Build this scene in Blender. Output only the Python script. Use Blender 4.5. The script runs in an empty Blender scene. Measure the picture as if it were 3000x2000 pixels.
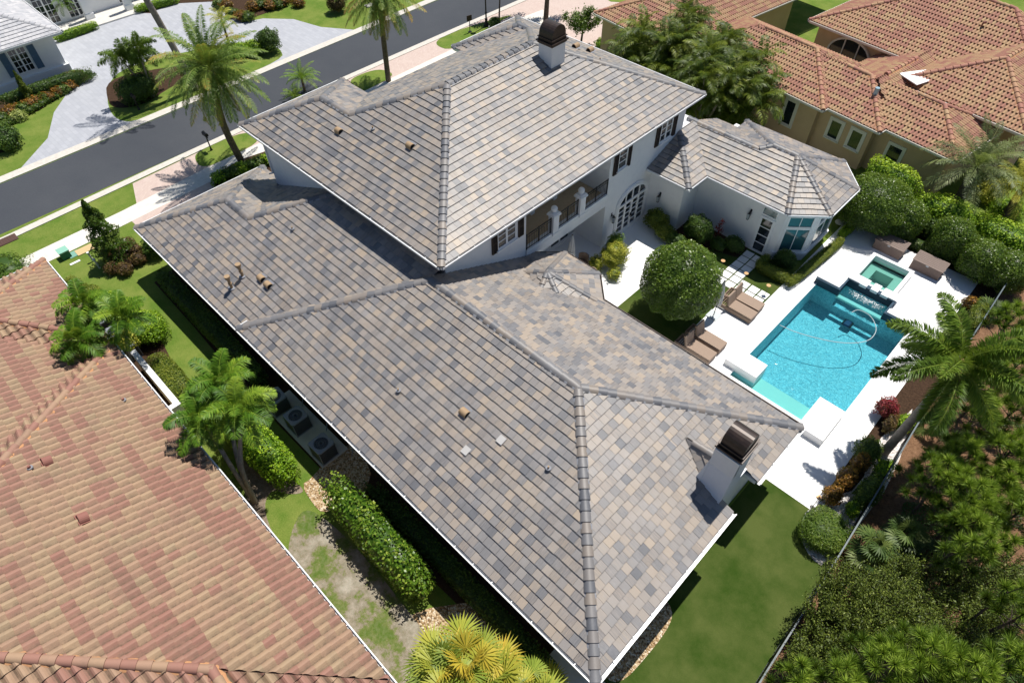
import bpy, bmesh, math, random
import numpy as np
from mathutils import Vector, Matrix
random.seed(7)
RNG = np.random.default_rng(11)
SC = bpy.context.scene
COL = SC.collection
R = math.radians

# ------------------------------------------------------------------ camera
F = 1910.0; CAM_H = 25.0
AZ, PI_, RO = R(134.8), R(49.15), R(-0.7)
_c, _s, _cp, _sp = math.cos(AZ), math.sin(AZ), math.cos(PI_), math.sin(PI_)
fwd = np.array([_c*_cp, _s*_cp, -_sp]); rgt = np.array([_s, -_c, 0.0]); upv = np.cross(rgt, fwd)
rgt, upv = (math.cos(RO)*rgt + math.sin(RO)*upv), (-math.sin(RO)*rgt + math.cos(RO)*upv)
cam_d = bpy.data.cameras.new('camera'); cam = bpy.data.objects.new('camera', cam_d); COL.objects.link(cam)
M4 = Matrix(((rgt[0], upv[0], -fwd[0], 0), (rgt[1], upv[1], -fwd[1], 0), (rgt[2], upv[2], -fwd[2], CAM_H), (0, 0, 0, 1)))
cam.matrix_world = M4
cam_d.sensor_width = 36.0; cam_d.lens = F/3000*36.0; cam_d.clip_end = 1500; cam_d.clip_start = .1
SC.camera = cam

# ------------------------------------------------------------------ light
SUN = Vector((-0.058, 0.42, 1.0)).normalized()
sun_el = math.asin(SUN.z); sun_az = math.atan2(SUN.x, SUN.y)      # from +Y towards +X
w = bpy.data.worlds.new('World'); SC.world = w; w.use_nodes = True
nt = w.node_tree; nt.nodes.clear()
sky = nt.nodes.new('ShaderNodeTexSky'); sky.sky_type = 'NISHITA'; sky.sun_disc = False
sky.ozone_density = 4.0; sky.dust_density = .3; sky.sun_elevation = sun_el; sky.sun_rotation = sun_az
bg = nt.nodes.new('ShaderNodeBackground'); bg.inputs[1].default_value = 0.066
wo = nt.nodes.new('ShaderNodeOutputWorld')
nt.links.new(sky.outputs[0], bg.inputs[0]); nt.links.new(bg.outputs[0], wo.inputs[0])
sl = bpy.data.lights.new('sun', 'SUN'); sl.energy = 5.0; sl.angle = R(0.55); sl.color = (1.0, 0.95, 0.87)
so = bpy.data.objects.new('sun', sl); COL.objects.link(so)
so.rotation_euler = (-SUN).to_track_quat('-Z', 'Y').to_euler(); so.location = (0, 0, 60)
SC.view_settings.view_transform = 'Standard'; SC.view_settings.look = 'None'
SC.view_settings.exposure = 0.2; SC.view_settings.gamma = 1.0
SC.cycles.max_bounces = 8; SC.cycles.transparent_max_bounces = 16

def at(x, y, z=0.0):
    """point of the place seen at photo pixel x,y on height z"""
    d = fwd*F + rgt*(x-1500) + upv*(1000-y)
    t = (z-CAM_H)/d[2]
    return (float(t*d[0]), float(t*d[1]), float(z))

# ------------------------------------------------------------------ materials
def mat(name, color=(.5, .5, .5), rough=.8, noise=None, bump=None, metal=0.0, spec=.3):
    m = bpy.data.materials.new(name); m.use_nodes = True
    t = m.node_tree; b = t.nodes['Principled BSDF']
    b.inputs['Roughness'].default_value = rough; b.inputs['Metallic'].default_value = metal
    b.inputs['Specular IOR Level'].default_value = spec
    b.inputs['Base Color'].default_value = (*color, 1)
    if noise:                       # (scale, color2, contrast lo, hi)
        tc = t.nodes.new('ShaderNodeTexCoord'); n = t.nodes.new('ShaderNodeTexNoise')
        n.inputs['Scale'].default_value = noise[0]; n.inputs['Detail'].default_value = 8; n.inputs['Roughness'].default_value = .65
        r = t.nodes.new('ShaderNodeValToRGB')
        r.color_ramp.elements[0].position = noise[2]; r.color_ramp.elements[1].position = noise[3]
        r.color_ramp.elements[0].color = (*color, 1); r.color_ramp.elements[1].color = (*noise[1], 1)
        t.links.new(tc.outputs['Object'], n.inputs['Vector']); t.links.new(n.outputs['Fac'], r.inputs[0])
        t.links.new(r.outputs[0], b.inputs['Base Color'])
    if bump:
        tc = t.nodes.new('ShaderNodeTexCoord'); n = t.nodes.new('ShaderNodeTexNoise')
        n.inputs['Scale'].default_value = bump[0]; n.inputs['Detail'].default_value = 6
        bm = t.nodes.new('ShaderNodeBump'); bm.inputs['Strength'].default_value = bump[1]; bm.inputs['Distance'].default_value = bump[2]
        t.links.new(tc.outputs['Object'], n.inputs['Vector']); t.links.new(n.outputs['Fac'], bm.inputs['Height'])
        t.links.new(bm.outputs[0], b.inputs['Normal'])
    return m

def ramp(t, fac, stops):
    r = t.nodes.new('ShaderNodeValToRGB'); cr = r.color_ramp
    while len(cr.elements) < len(stops): cr.elements.new(.5)
    for e, (p, c) in zip(cr.elements, stops): e.position = p; e.color = (*c, 1)
    t.links.new(fac, r.inputs[0]); return r.outputs[0]

def attr(t, name):
    a = t.nodes.new('ShaderNodeAttribute'); a.attribute_name = name; return a

def mixc(t, fac, a, b, mode='MIX'):
    n = t.nodes.new('ShaderNodeMix'); n.data_type = 'RGBA'; n.blend_type = mode
    for i, v in ((0, fac), (6, a), (7, b)):
        if isinstance(v, (int, float)): n.inputs[i].default_value = v
        elif isinstance(v, tuple): n.inputs[i].default_value = (*v, 1)
        else: t.links.new(v, n.inputs[i])
    return n.outputs[2]

def noise_node(t, vec, scale, detail=4, rough=.6):
    n = t.nodes.new('ShaderNodeTexNoise'); n.inputs['Scale'].default_value = scale
    n.inputs['Detail'].default_value = detail; n.inputs['Roughness'].default_value = rough
    t.links.new(vec, n.inputs['Vector']); return n

def tile_mat(name, stops, streak, stain, stain_amt, rough=.75, grain=.5, dirt=.85):
    m = bpy.data.materials.new(name); m.use_nodes = True; t = m.node_tree; b = t.nodes['Principled BSDF']
    b.inputs['Roughness'].default_value = rough; b.inputs['Specular IOR Level'].default_value = .6
    base = ramp(t, attr(t, 'rnd').outputs['Fac'], stops)
    uv = t.nodes.new('ShaderNodeUVMap'); uv.uv_map = 'UVMap'
    mp = t.nodes.new('ShaderNodeMapping'); mp.inputs['Scale'].default_value = (streak[0], streak[1], 1)
    t.links.new(uv.outputs[0], mp.inputs[0])
    n = noise_node(t, mp.outputs[0], 1.0, 5, .7)
    sf = ramp(t, n.outputs['Fac'], [(.3, (0, 0, 0)), (.7, (1, 1, 1))])
    tint = ramp(t, attr(t, 'rnd2').outputs['Fac'], [(0, stops[0][1]), (.5, stops[len(stops)//2][1]), (1, stops[-1][1])])
    mf = t.nodes.new('ShaderNodeMath'); mf.operation = 'MULTIPLY'; mf.inputs[1].default_value = grain
    t.links.new(sf, mf.inputs[0])
    c = mixc(t, mf.outputs[0], base, tint)
    tc = t.nodes.new('ShaderNodeTexCoord')
    n2 = noise_node(t, tc.outputs['Object'], .8, 8, .75)
    st = ramp(t, n2.outputs['Fac'], [(.5, (0, 0, 0)), (.8, (1, 1, 1))])
    m2 = t.nodes.new('ShaderNodeMath'); m2.operation = 'MULTIPLY'; m2.inputs[1].default_value = stain_amt
    t.links.new(st, m2.inputs[0])
    c = mixc(t, m2.outputs[0], c, stain)
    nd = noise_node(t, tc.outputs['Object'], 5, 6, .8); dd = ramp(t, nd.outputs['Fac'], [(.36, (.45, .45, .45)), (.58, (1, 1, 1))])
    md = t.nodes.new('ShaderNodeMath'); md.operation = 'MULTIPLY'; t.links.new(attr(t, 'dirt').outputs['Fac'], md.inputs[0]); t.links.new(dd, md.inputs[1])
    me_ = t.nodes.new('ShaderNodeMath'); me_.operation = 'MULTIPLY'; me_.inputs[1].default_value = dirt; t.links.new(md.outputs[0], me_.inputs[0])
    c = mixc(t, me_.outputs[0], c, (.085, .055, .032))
    t.links.new(c, b.inputs['Base Color'])
    n3 = noise_node(t, tc.outputs['Object'], 60, 3, .6)
    bp = t.nodes.new('ShaderNodeBump'); bp.inputs['Strength'].default_value = .25; bp.inputs['Distance'].default_value = .01
    t.links.new(n3.outputs['Fac'], bp.inputs['Height']); t.links.new(bp.outputs[0], b.inputs['Normal'])
    return m

GREY_TILE = tile_mat('grey_blend_tile', [(0, (.098, .103, .117)), (.2, (.15, .152, .164)), (.4, (.215, .208, .208)), (.6, (.262, .24, .224)), (.85, (.315, .262, .215)), (1, (.36, .288, .215))],
                     (34, 1.6), (.42, .42, .44), .25, .5, .95)
CLAY_TILE = tile_mat('clay_blend_tile', [(0, (.285, .135, .10)), (.3, (.31, .155, .115)), (.4, (.33, .19, .13)), (.6, (.35, .222, .145)), (.85, (.365, .245, .15)), (1, (.35, .255, .155))],
                     (9, 3.0), (.12, .095, .065), .5, .8, .3)
CLAY2 = tile_mat('bright_clay_blend_tile', [(0, (.34, .145, .105)), (.35, (.37, .165, .115)), (.45, (.40, .20, .125)), (.65, (.43, .25, .14)), (.9, (.45, .29, .15)), (1, (.43, .30, .16))],
                     (9, 3.0), (.12, .095, .065), .15, .8, .3, .75)
PALE_TILE = tile_mat('pale_grey_tile', [(0, (.36, .37, .40)), (.5, (.45, .45, .47)), (1, (.56, .55, .56))], (20, 3), (.3, .3, .33), .3, .7, .6)
MORTAR = mat('ridge_mortar', (.27, .28, .31), .9, (30, (.20, .21, .24), .4, .7))
WHITE = mat('white_stucco', (.80, .81, .82), .9, (3, (.74, .75, .77), .45, .8), (90, .25, .01))
TRIM = mat('white_trim', (.83, .84, .85), .5)
TAN = mat('tan_stucco', (.60, .43, .27), .9, (1.2, (.53, .37, .23), .4, .75), (80, .25, .01))
TANTRIM = mat('cream_trim', (.72, .68, .62), .6)
METAL_W = mat('gutter_white', (.82, .83, .84), .35)
METAL_G = mat('gutter_grey', (.42, .45, .48), .4)
BRONZE = mat('bronze_metal', (.035, .024, .02), .42, (5, (.075, .048, .036), .45, .8), None, .25, .5)
BLACK = mat('black_metal', (.015, .015, .017), .4)
DARKBR = mat('dark_brown_shutter', (.035, .022, .015), .6)
BLUESH = mat('blue_grey_shutter', (.10, .17, .25), .6)
GLASS = mat('window_glass', (.012, .018, .026), .06, None, None, 0, .8)
POOLGL = mat('teal_window_glass', (.03, .10, .12), .06, None, None, 0, .8)
VENT = mat('tan_vent_paint', (.36, .25, .15), .6)
VENTR = mat('rose_vent_paint', (.27, .12, .095), .8)
INSIDE = mat('dark_interior', (.015, .013, .012), .9)
CONC = mat('concrete', (.62, .60, .56), .9, (2.5, (.50, .49, .46), .4, .75), (40, .2, .01))
WICKER = mat('taupe_weave', (.30, .22, .165), .8, (40, (.22, .155, .115), .35, .65), (120, .5, .01))
CUSHION = mat('taupe_cushion', (.34, .255, .20), .9, (25, (.29, .215, .165), .35, .65))
BOXMAT = mat('brown_resin', (.20, .145, .125), .6, (18, (.165, .12, .10), .4, .6), (60, .3, .01))
CANVAS = mat('grey_canvas', (.52, .51, .50), .9)
TRUNK = mat('palm_trunk', (.17, .13, .095), .95, (9, (.08, .06, .045), .4, .65), (25, .9, .04))
TRUNKG = mat('smooth_palm_trunk', (.30, .26, .22), .9, (5, (.18, .155, .13), .4, .7), (14, .5, .02))
BARK = mat('bark', (.13, .10, .08), .95, (8, (.06, .045, .035), .4, .7), (20, .8, .03))
CROWNSH = mat('green_crownshaft', (.16, .20, .09), .5)
UTILG = mat('green_utility', (.03, .16, .10), .6)
PVCW = mat('white_plastic', (.7, .71, .72), .5)
ACG = mat('ac_grey', (.24, .26, .30), .5)
ACD = mat('ac_fins', (.04, .045, .05), .6, (60, (.07, .08, .09), .4, .6))

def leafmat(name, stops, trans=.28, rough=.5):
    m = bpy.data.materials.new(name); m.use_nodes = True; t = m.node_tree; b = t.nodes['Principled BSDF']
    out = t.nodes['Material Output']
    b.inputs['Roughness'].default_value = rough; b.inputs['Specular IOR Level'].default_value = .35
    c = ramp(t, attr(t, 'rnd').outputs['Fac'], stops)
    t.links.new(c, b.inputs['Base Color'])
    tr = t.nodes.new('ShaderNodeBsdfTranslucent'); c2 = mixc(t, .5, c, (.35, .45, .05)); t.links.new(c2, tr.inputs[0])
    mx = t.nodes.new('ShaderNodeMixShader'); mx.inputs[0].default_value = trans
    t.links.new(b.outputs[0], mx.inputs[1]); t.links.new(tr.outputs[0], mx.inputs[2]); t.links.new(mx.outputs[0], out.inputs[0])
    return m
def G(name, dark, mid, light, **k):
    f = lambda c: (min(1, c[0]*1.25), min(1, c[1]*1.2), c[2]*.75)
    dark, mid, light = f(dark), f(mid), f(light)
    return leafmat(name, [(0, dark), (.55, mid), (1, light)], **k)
L_PALM = G('palm_green', (.035, .08, .018), (.085, .16, .03), (.20, .30, .06))
L_DATE = leafmat('date_palm_green', [(0, (.06, .12, .03)), (.5, (.15, .25, .045)), (.8, (.28, .36, .07)), (.93, (.40, .33, .06)), (1, (.50, .30, .08))])
L_DRY = leafmat('dry_frond', [(0, (.22, .16, .05)), (.6, (.42, .30, .09)), (1, (.5, .38, .12))])
L_ADON = G('adonidia_green', (.03, .09, .012), (.09, .20, .02), (.27, .38, .06))
L_ARECA = G('areca_green', (.02, .045, .008), (.075, .12, .02), (.22, .26, .05))
L_SILVER = G('silver_palm', (.055, .085, .05), (.14, .19, .11), (.28, .33, .2))
L_FOX = G('foxtail_green', (.035, .075, .012), (.10, .18, .03), (.24, .32, .06))
L_FAN = leafmat('fan_palm_yellow', [(0, (.10, .16, .02)), (.4, (.26, .34, .045)), (.75, (.48, .46, .06)), (1, (.62, .44, .05))], trans=.3)
L_PALMETTO = G('palmetto_green', (.02, .045, .015), (.06, .11, .04), (.15, .2, .08))
L_HEDGE = G('hedge_bright', (.05, .12, .008), (.16, .30, .018), (.38, .50, .05))
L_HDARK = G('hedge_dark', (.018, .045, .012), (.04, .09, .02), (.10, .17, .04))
L_CLIP = G('clipped_olive', (.05, .085, .012), (.12, .16, .025), (.24, .27, .05))
L_TOP = G('ficus_green', (.025, .06, .012), (.07, .13, .022), (.17, .25, .05), rough=.35)
L_CLUSIA = G('clusia_green', (.035, .085, .012), (.09, .18, .02), (.38, .45, .12), rough=.35)
L_OAK = G('oak_leaf', (.02, .04, .012), (.05, .085, .02), (.10, .15, .04))
L_PINE = G('pine_needles', (.02, .05, .008), (.12, .21, .03), (.34, .46, .09), trans=.2)
L_MYRT = G('wax_myrtle', (.02, .04, .01), (.11, .155, .035), (.28, .33, .10), rough=.5)
L_CROTON = leafmat('croton_orange', [(0, (.06, .03, .008)), (.5, (.20, .09, .012)), (1, (.42, .2, .03))])
L_PURPLE = leafmat('copper_shrub', [(0, (.05, .03, .02)), (.6, (.13, .075, .03)), (1, (.25, .17, .05))])
L_RED = leafmat('ti_plant_red', [(0, (.10, .01, .02)), (.6, (.30, .03, .05)), (1, (.45, .07, .09))])
L_YEL = G('variegated_yellow', (.10, .14, .02), (.28, .30, .05), (.55, .52, .14))
L_YUCCA = G('pale_yucca', (.10, .16, .06), (.30, .36, .16), (.55, .58, .30))
L_COVER = G('ground_cover', (.02, .05, .01), (.06, .11, .02), (.14, .2, .04))

# ------------------------------------------------------------------ object helpers
def prop(o, label=None, cat=None, group=None, kind=None):
    if label: o['label'] = label
    if cat: o['category'] = cat
    if group: o['group'] = group
    if kind: o['kind'] = kind
    return o
def thing(name, label, cat, loc=(0, 0, 0), rotz=0, group=None):
    o = bpy.data.objects.new(name, None); COL.objects.link(o); o.empty_display_size = .3
    o.location = loc; o.rotation_euler = (0, 0, rotz)
    return prop(o, label, cat, group)
def link(name, me, m, parent=None):
    o = bpy.data.objects.new(name, me); COL.objects.link(o)
    if m is not None:
        for q in (m if isinstance(m, (list, tuple)) else [m]): me.materials.append(q)
    if parent is not None: o.parent = parent
    return o
def copy_tree(o, parent=None):
    c = o.copy(); COL.objects.link(c); c.parent = parent
    for ch in o.children: copy_tree(ch, c)
    return c

class Acc:
    """numpy mesh accumulator: quads/tris with a random value per face"""
    def __init__(s): s.v = []; s.q = []; s.t = []; s.rq = []; s.rt = []; s.n = 0
    def quads(s, P, r):                    # P (N,4,3)
        P = np.asarray(P, float); N = len(P)
        s.v.append(P.reshape(-1, 3)); s.q.append(s.n + np.arange(N*4).reshape(N, 4)); s.rq.append(np.broadcast_to(r, N)); s.n += N*4
    def tris(s, P, r):
        P = np.asarray(P, float); N = len(P)
        s.v.append(P.reshape(-1, 3)); s.t.append(s.n + np.arange(N*3).reshape(N, 3)); s.rt.append(np.broadcast_to(r, N)); s.n += N*3
    def grid(s, V, nu, nv, r, closed=False):   # V (nu,nv,3)
        V = np.asarray(V, float); idx = s.n + np.arange(nu*nv).reshape(nu, nv)
        s.v.append(V.reshape(-1, 3)); s.n += nu*nv
        a = idx[:-1]; b = idx[1:]
        if closed: a2, b2 = np.roll(a, -1, 1), np.roll(b, -1, 1)
        else: a2, b2 = a[:, 1:], b[:, 1:]; a = a[:, :-1]; b = b[:, :-1]
        q = np.stack([a, a2, b2, b], -1).reshape(-1, 4); s.q.append(q); s.rq.append(np.broadcast_to(r, len(q)))
    def mesh(s, name, smooth=False):
        me = bpy.data.meshes.new(name)
        V = np.concatenate(s.v); Q = np.concatenate(s.q) if s.q else np.zeros((0, 4), int); T = np.concatenate(s.t) if s.t else np.zeros((0, 3), int)
        me.vertices.add(len(V)); me.vertices.foreach_set('co', V.astype(np.float32).ravel())
        li = np.concatenate([Q.ravel(), T.ravel()]).astype(np.int32)
        me.loops.add(len(li)); me.loops.foreach_set('vertex_index', li)
        nq, ntr = len(Q), len(T); me.polygons.add(nq+ntr)
        st = np.concatenate([np.arange(nq)*4, nq*4+np.arange(ntr)*3]).astype(np.int32)
        me.polygons.foreach_set('loop_start', st)
        try: me.polygons.foreach_set('loop_total', np.concatenate([np.full(nq, 4), np.full(ntr, 3)]).astype(np.int32))
        except Exception: pass
        if smooth: me.polygons.foreach_set('use_smooth', np.ones(nq+ntr, bool))
        me.update(calc_edges=True); me.validate()
        a = me.attributes.new('rnd', 'FLOAT', 'FACE')
        r = np.concatenate((s.rq or [np.zeros(0)]) + (s.rt or [np.zeros(0)])).astype(np.float32)
        if len(r) == len(a.data): a.data.foreach_set('value', r)
        return me
    def build(s, name, m, parent=None, smooth=False): return link(name, s.mesh(name, smooth), m, parent)

class MB:
    """box / tube / prism collector -> one mesh"""
    def __init__(s): s.bm = bmesh.new()
    def box(s, x0, x1, y0, y1, z0, z1, rot=0, c=None):
        r = bmesh.ops.create_cube(s.bm, size=1)
        M = Matrix.Translation(((x0+x1)/2, (y0+y1)/2, (z0+z1)/2)) @ Matrix.Diagonal((abs(x1-x0), abs(y1-y0), abs(z1-z0), 1))
        if rot: M = Matrix.Translation(c) @ Matrix.Rotation(rot, 4, 'Z') @ Matrix.Translation(-Vector(c)) @ M
        bmesh.ops.transform(s.bm, matrix=M, verts=r['verts']); return s
    def obox(s, c, size, rot=(0, 0, 0)):
        from mathutils import Euler
        r = bmesh.ops.create_cube(s.bm, size=1)
        M = Matrix.Translation(c) @ Euler(rot).to_matrix().to_4x4() @ Matrix.Diagonal((*size, 1))
        bmesh.ops.transform(s.bm, matrix=M, verts=r['verts']); return s
    def bar(s, a, b, w, h=None, seg=4, r2=None):
        a, b = Vector(a), Vector(b); d = b-a
        r = bmesh.ops.create_cone(s.bm, cap_ends=True, segments=seg, radius1=w, radius2=w if r2 is None else r2, depth=d.length)
        M = Matrix.Translation((a+b)/2) @ d.to_track_quat('Z', 'Y').to_matrix().to_4x4()
        if seg == 4: M = M @ Matrix.Rotation(R(45), 4, 'Z')
        bmesh.ops.transform(s.bm, matrix=M, verts=r['verts']); return s
    def ball(s, c, rad, seg=12, sc=(1, 1, 1)):
        r = bmesh.ops.create_uvsphere(s.bm, u_segments=seg, v_segments=seg//2+2, radius=rad)
        bmesh.ops.transform(s.bm, matrix=Matrix.Translation(c) @ Matrix.Diagonal((*sc, 1)), verts=r['verts']); return s
    def prism(s, pts, z0, z1):
        lo = [s.bm.verts.new((p[0], p[1], z0)) for p in pts]; hi = [s.bm.verts.new((p[0], p[1], z1)) for p in pts]
        s.bm.faces.new(lo[::-1]); s.bm.faces.new(hi); n = len(pts)
        for i in range(n): s.bm.faces.new((lo[i], lo[(i+1) % n], hi[(i+1) % n], hi[i]))
        return s
    def extr(s, pts3, d):                 # planar polygon swept by vector d
        a = [s.bm.verts.new(p) for p in pts3]; b = [s.bm.verts.new(Vector(p)+Vector(d)) for p in pts3]
        s.bm.faces.new(a[::-1]); s.bm.faces.new(b); n = len(a)
        for i in range(n): s.bm.faces.new((a[i], a[(i+1) % n], b[(i+1) % n], b[i]))
        return s
    def build(s, name, m, parent=None, bevel=0, smooth=False):
        bmesh.ops.recalc_face_normals(s.bm, faces=s.bm.faces)
        if bevel:
            bmesh.ops.bevel(s.bm, geom=s.bm.edges[:], offset=bevel, segments=2, affect='EDGES', profile=.7)
        me = bpy.data.meshes.new(name); s.bm.to_mesh(me); s.bm.free()
        if smooth: me.polygons.foreach_set('use_smooth', [True]*len(me.polygons))
        return link(name, me, m, parent)

def sheet(name, pts, z, m, label=None, kind='structure', thick=0, drop=0, parent=None):
    """flat ground patch from plan points (CCW or CW)"""
    bm = bmesh.new(); vs = [bm.verts.new((p[0], p[1], z)) for p in pts]
    f = bm.faces.new(vs)
    if f.normal.z < 0: f.normal_flip()
    bm.normal_update()
    if f.normal.z < 0: f.normal_flip()
    if thick:
        r = bmesh.ops.extrude_face_region(bm, geom=[f]); v2 = [g for g in r['geom'] if isinstance(g, bmesh.types.BMVert)]
        bmesh.ops.translate(bm, vec=(0, 0, -thick), verts=[v for v in v2]); bmesh.ops.recalc_face_normals(bm, faces=bm.faces)
    bmesh.ops.triangulate(bm, faces=bm.faces)
    me = bpy.data.meshes.new(name); bm.to_mesh(me); bm.free()
    o = link(name, me, m, parent)
    if kind: o['kind'] = kind
    if label: o['label'] = label
    return o
def smooth_poly(pts, it=2):
    for _ in range(it):
        q = []
        for i in range(len(pts)):
            a, b = pts[i], pts[(i+1) % len(pts)]
            q += [(.75*a[0]+.25*b[0], .75*a[1]+.25*b[1]), (.25*a[0]+.75*b[0], .25*a[1]+.75*b[1])]
        pts = q
    return pts
def px(pts, z=0): return [at(x, y, z)[:2] for x, y in pts]

# ------------------------------------------------------------------ roofs
def clip_poly(poly, planes):            # planes (a,b,c): keep a*x+b*y<=c
    for a, b, c in planes:
        out = []
        for i in range(len(poly)):
            p, q = poly[i], poly[(i+1) % len(poly)]
            dp, dq = a*p[0]+b*p[1]-c, a*q[0]+b*q[1]-c
            if dp <= 0: out.append(p)
            if dp*dq < 0:
                k = dp/(dp-dq); out.append(tuple(p[i2]+k*(q[i2]-p[i2]) for i2 in range(3)))
        poly = out
        if len(poly) < 3: return []
    return poly

STY = {'flat': dict(w=.31, e=.335, th=.05), 'pale': dict(w=.31, e=.335, th=.05), 'clay': dict(w=.32, e=.385, th=.045), 'clay_fine': dict(w=.225, e=.37, th=.05, amp=.62)}
def tile_face(bm, poly, origin, udir, vdir, style, holes=()):
    """poly: 3D convex polygon on the slope plane, udir along eave, vdir up the slope"""
    if len(poly) < 3: return
    S = STY[style]; w, e, th = S['w'], S['e'], S['th']
    o = Vector(origin); u = Vector(udir).normalized(); v = Vector(vdir).normalized(); n = u.cross(v)
    if n.z < 0: n = -n
    P = [(Vector(p)-o) for p in poly]; us = [p.dot(u) for p in P]; vs = [p.dot(v) for p in P]
    tb = bmesh.new(); r1 = tb.faces.layers.float.new('rnd'); r2 = tb.faces.layers.float.new('rnd2'); r3 = tb.faces.layers.float.new('dirt'); uvl = tb.loops.layers.uv.new('UVMap')
    ug = Vector(o).dot(u)
    j0, j1 = math.floor(min(vs)/e-.01), math.ceil(max(vs)/e)
    rnd = random.random
    poly2 = [(a, b) for a, b in zip(us, vs)]
    def inside_rough(ua, ub, va, vb):
        return not (ub < min(us) or ua > max(us) or vb < min(vs) or va > max(vs))
    for j in range(j0, j1):
        va, vb = j*e, (j+1)*e+.02
        # span of the polygon in this row
        lo, hi = 1e9, -1e9; N = len(poly2)
        for i in range(N):
            (a0, b0), (a1, b1) = poly2[i], poly2[(i+1) % N]
            for bb in (va, vb):
                if (b0-bb)*(b1-bb) < 0:
                    k = (bb-b0)/(b1-b0); x = a0+k*(a1-a0); lo = min(lo, x); hi = max(hi, x)
            if va <= b0 <= vb: lo = min(lo, a0); hi = max(hi, a0)
        if lo > hi: continue
        off = (.5*w if (j % 2 and style != 'clay') else 0) - (ug % w)
        i0, i1 = math.floor((lo-off)/w), math.ceil((hi-off)/w)
        rowj = (rnd()-.5)*.012
        for i in range(i0, i1):
            ua = off+i*w; ub = ua+w
            if style.startswith('clay'):
                am = S.get('amp', 1)
                hs = math.sin((math.floor((i+37*math.sin(j*1.7))/5.5))*12.9898+j*78.233+ug)*43758.5; hs -= math.floor(hs)
                a = (.30*rnd()+.0 if hs < .33 else .42+.56*rnd()) if rnd() < .8 else rnd(); b = rnd()
                ns = 6; lift = rnd()*.006; dv = (rnd()-.5)*.01
                prof = []
                for k in range(ns+1):
                    x = k/ns; prof.append((ua+x*w, .085*am*math.sin(math.pi*x/.72) if x < .72 else -.012*math.sin(math.pi*(x-.72)/.28)))
                bot = [tb.verts.new(o+u*x+v*(va+dv)+n*(h*1.0+th+lift)) for x, h in prof]
                top = [tb.verts.new(o+u*x+v*vb+n*(h*.86+.004)) for x, h in prof]
                low = [tb.verts.new(o+u*x+v*(va+dv)+n*(h*.2-.01)) for x, h in prof]
                for k in range(ns):
                    for q, vv in (((bot[k], bot[k+1], top[k+1], top[k]), (va, vb)), ((low[k], low[k+1], bot[k+1], bot[k]), (va, va))):
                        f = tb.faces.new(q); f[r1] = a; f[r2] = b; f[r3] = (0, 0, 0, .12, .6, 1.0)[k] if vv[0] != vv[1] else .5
                        for lp in f.loops:
                            d = lp.vert.co-o; lp[uvl].uv = (d.dot(u)+b*9, d.dot(v)+b*5)
            else:
                a = rnd(); b = rnd(); g = .004; lift = (rnd()-.5)*.010; dv = rowj+(rnd()-.5)*.016; tl = (rnd()-.5)*.006
                A = [o+u*(ua+g)+v*(va+dv)+n*(th+lift+tl), o+u*(ub-g)+v*(va+dv)+n*(th+lift-tl), o+u*(ub-g)+v*vb+n*.002, o+u*(ua+g)+v*vb+n*.002]
                B = [o+u*(ua+g)+v*(va+dv)+n*(-.01), o+u*(ub-g)+v*(va+dv)+n*(-.01)]
                V = [tb.verts.new(q) for q in A]; W = [tb.verts.new(q) for q in B]
                for q in ((V[0], V[1], V[2], V[3]), (W[0], W[1], V[1], V[0]), (W[0], V[0], V[3]), (W[1], V[2], V[1])):
                    f = tb.faces.new(q); f[r1] = a; f[r2] = b
                    for lp in f.loops:
                        d = lp.vert.co-o; lp[uvl].uv = (d.dot(u)+b*9, d.dot(v)+b*5)
    # base plane so nothing shows through
    bv = [tb.verts.new(Vector(p)-n*.012) for p in poly]
    f = tb.faces.new(bv); f[r1] = 0; f[r2] = 0
    cen = sum((Vector(p) for p in poly), Vector())/len(poly)
    for i in range(len(poly)):
        p, q = Vector(poly[i]), Vector(poly[(i+1) % len(poly)])
        if (q-p).length < 1e-4: continue
        en = (q-p).cross(n).normalized()
        if en.dot(cen-p) > 0: en = -en
        pp = p + en*(.03 if abs((q-p).normalized().dot(v)) < .05 and (p-o).dot(v) < .05 else .0)
        bmesh.ops.bisect_plane(tb, geom=tb.verts[:]+tb.edges[:]+tb.faces[:], plane_co=pp, plane_no=en, clear_outer=True, clear_inner=False, dist=1e-5)
    me = bpy.data.meshes.new('tmp'); tb.to_mesh(me); tb.free()
    bm.from_mesh(me); bpy.data.meshes.remove(me)

def new_roof_bm():
    bm = bmesh.new(); bm.faces.layers.float.new('rnd'); bm.faces.layers.float.new('rnd2'); bm.faces.layers.float.new('dirt'); bm.loops.layers.uv.new('UVMap'); return bm

def caps(A, p0, p1, style, sc=1.0):
    """ridge / hip cap row from p0 (low) to p1 (high)"""
    p0, p1 = np.array(p0, float), np.array(p1, float); d = p1-p0; Ln = np.linalg.norm(d)
    if Ln < .2: return
    d /= Ln; side = np.cross(d, (0, 0, 1)); side /= np.linalg.norm(side); up = np.cross(side, d)
    if style.startswith('clay'): e, prof = .40, [(-.15, -.06), (-.135, .03), (-.09, .095), (0, .13), (.09, .095), (.135, .03), (.15, -.06)]
    else: e, prof = .36, [(-.19, -.07), (-.115, .055), (.115, .055), (.19, -.07)]
    n = max(1, int(round(Ln/e))); e = Ln/n; prof = np.array(prof)*sc
    for k in range(n):
        a, b = k*e-.02, (k+1)*e+.03; r = random.random(); j = (random.random()-.5)*.012
        lo = [p0+d*a+side*(x*1.06+j)+up*(y*1.0+.05) for x, y in prof]; hi = [p0+d*b+side*(x*.94+j)+up*(y*.95+.012) for x, y in prof]
        A.grid(np.array([lo, hi]), 2, len(prof), r)
        base = [p0+d*a+side*x*1.06+up*(y*.5-.03) for x, y in prof]
        A.grid(np.array([base, lo]), 2, len(prof), r*.3)

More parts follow.
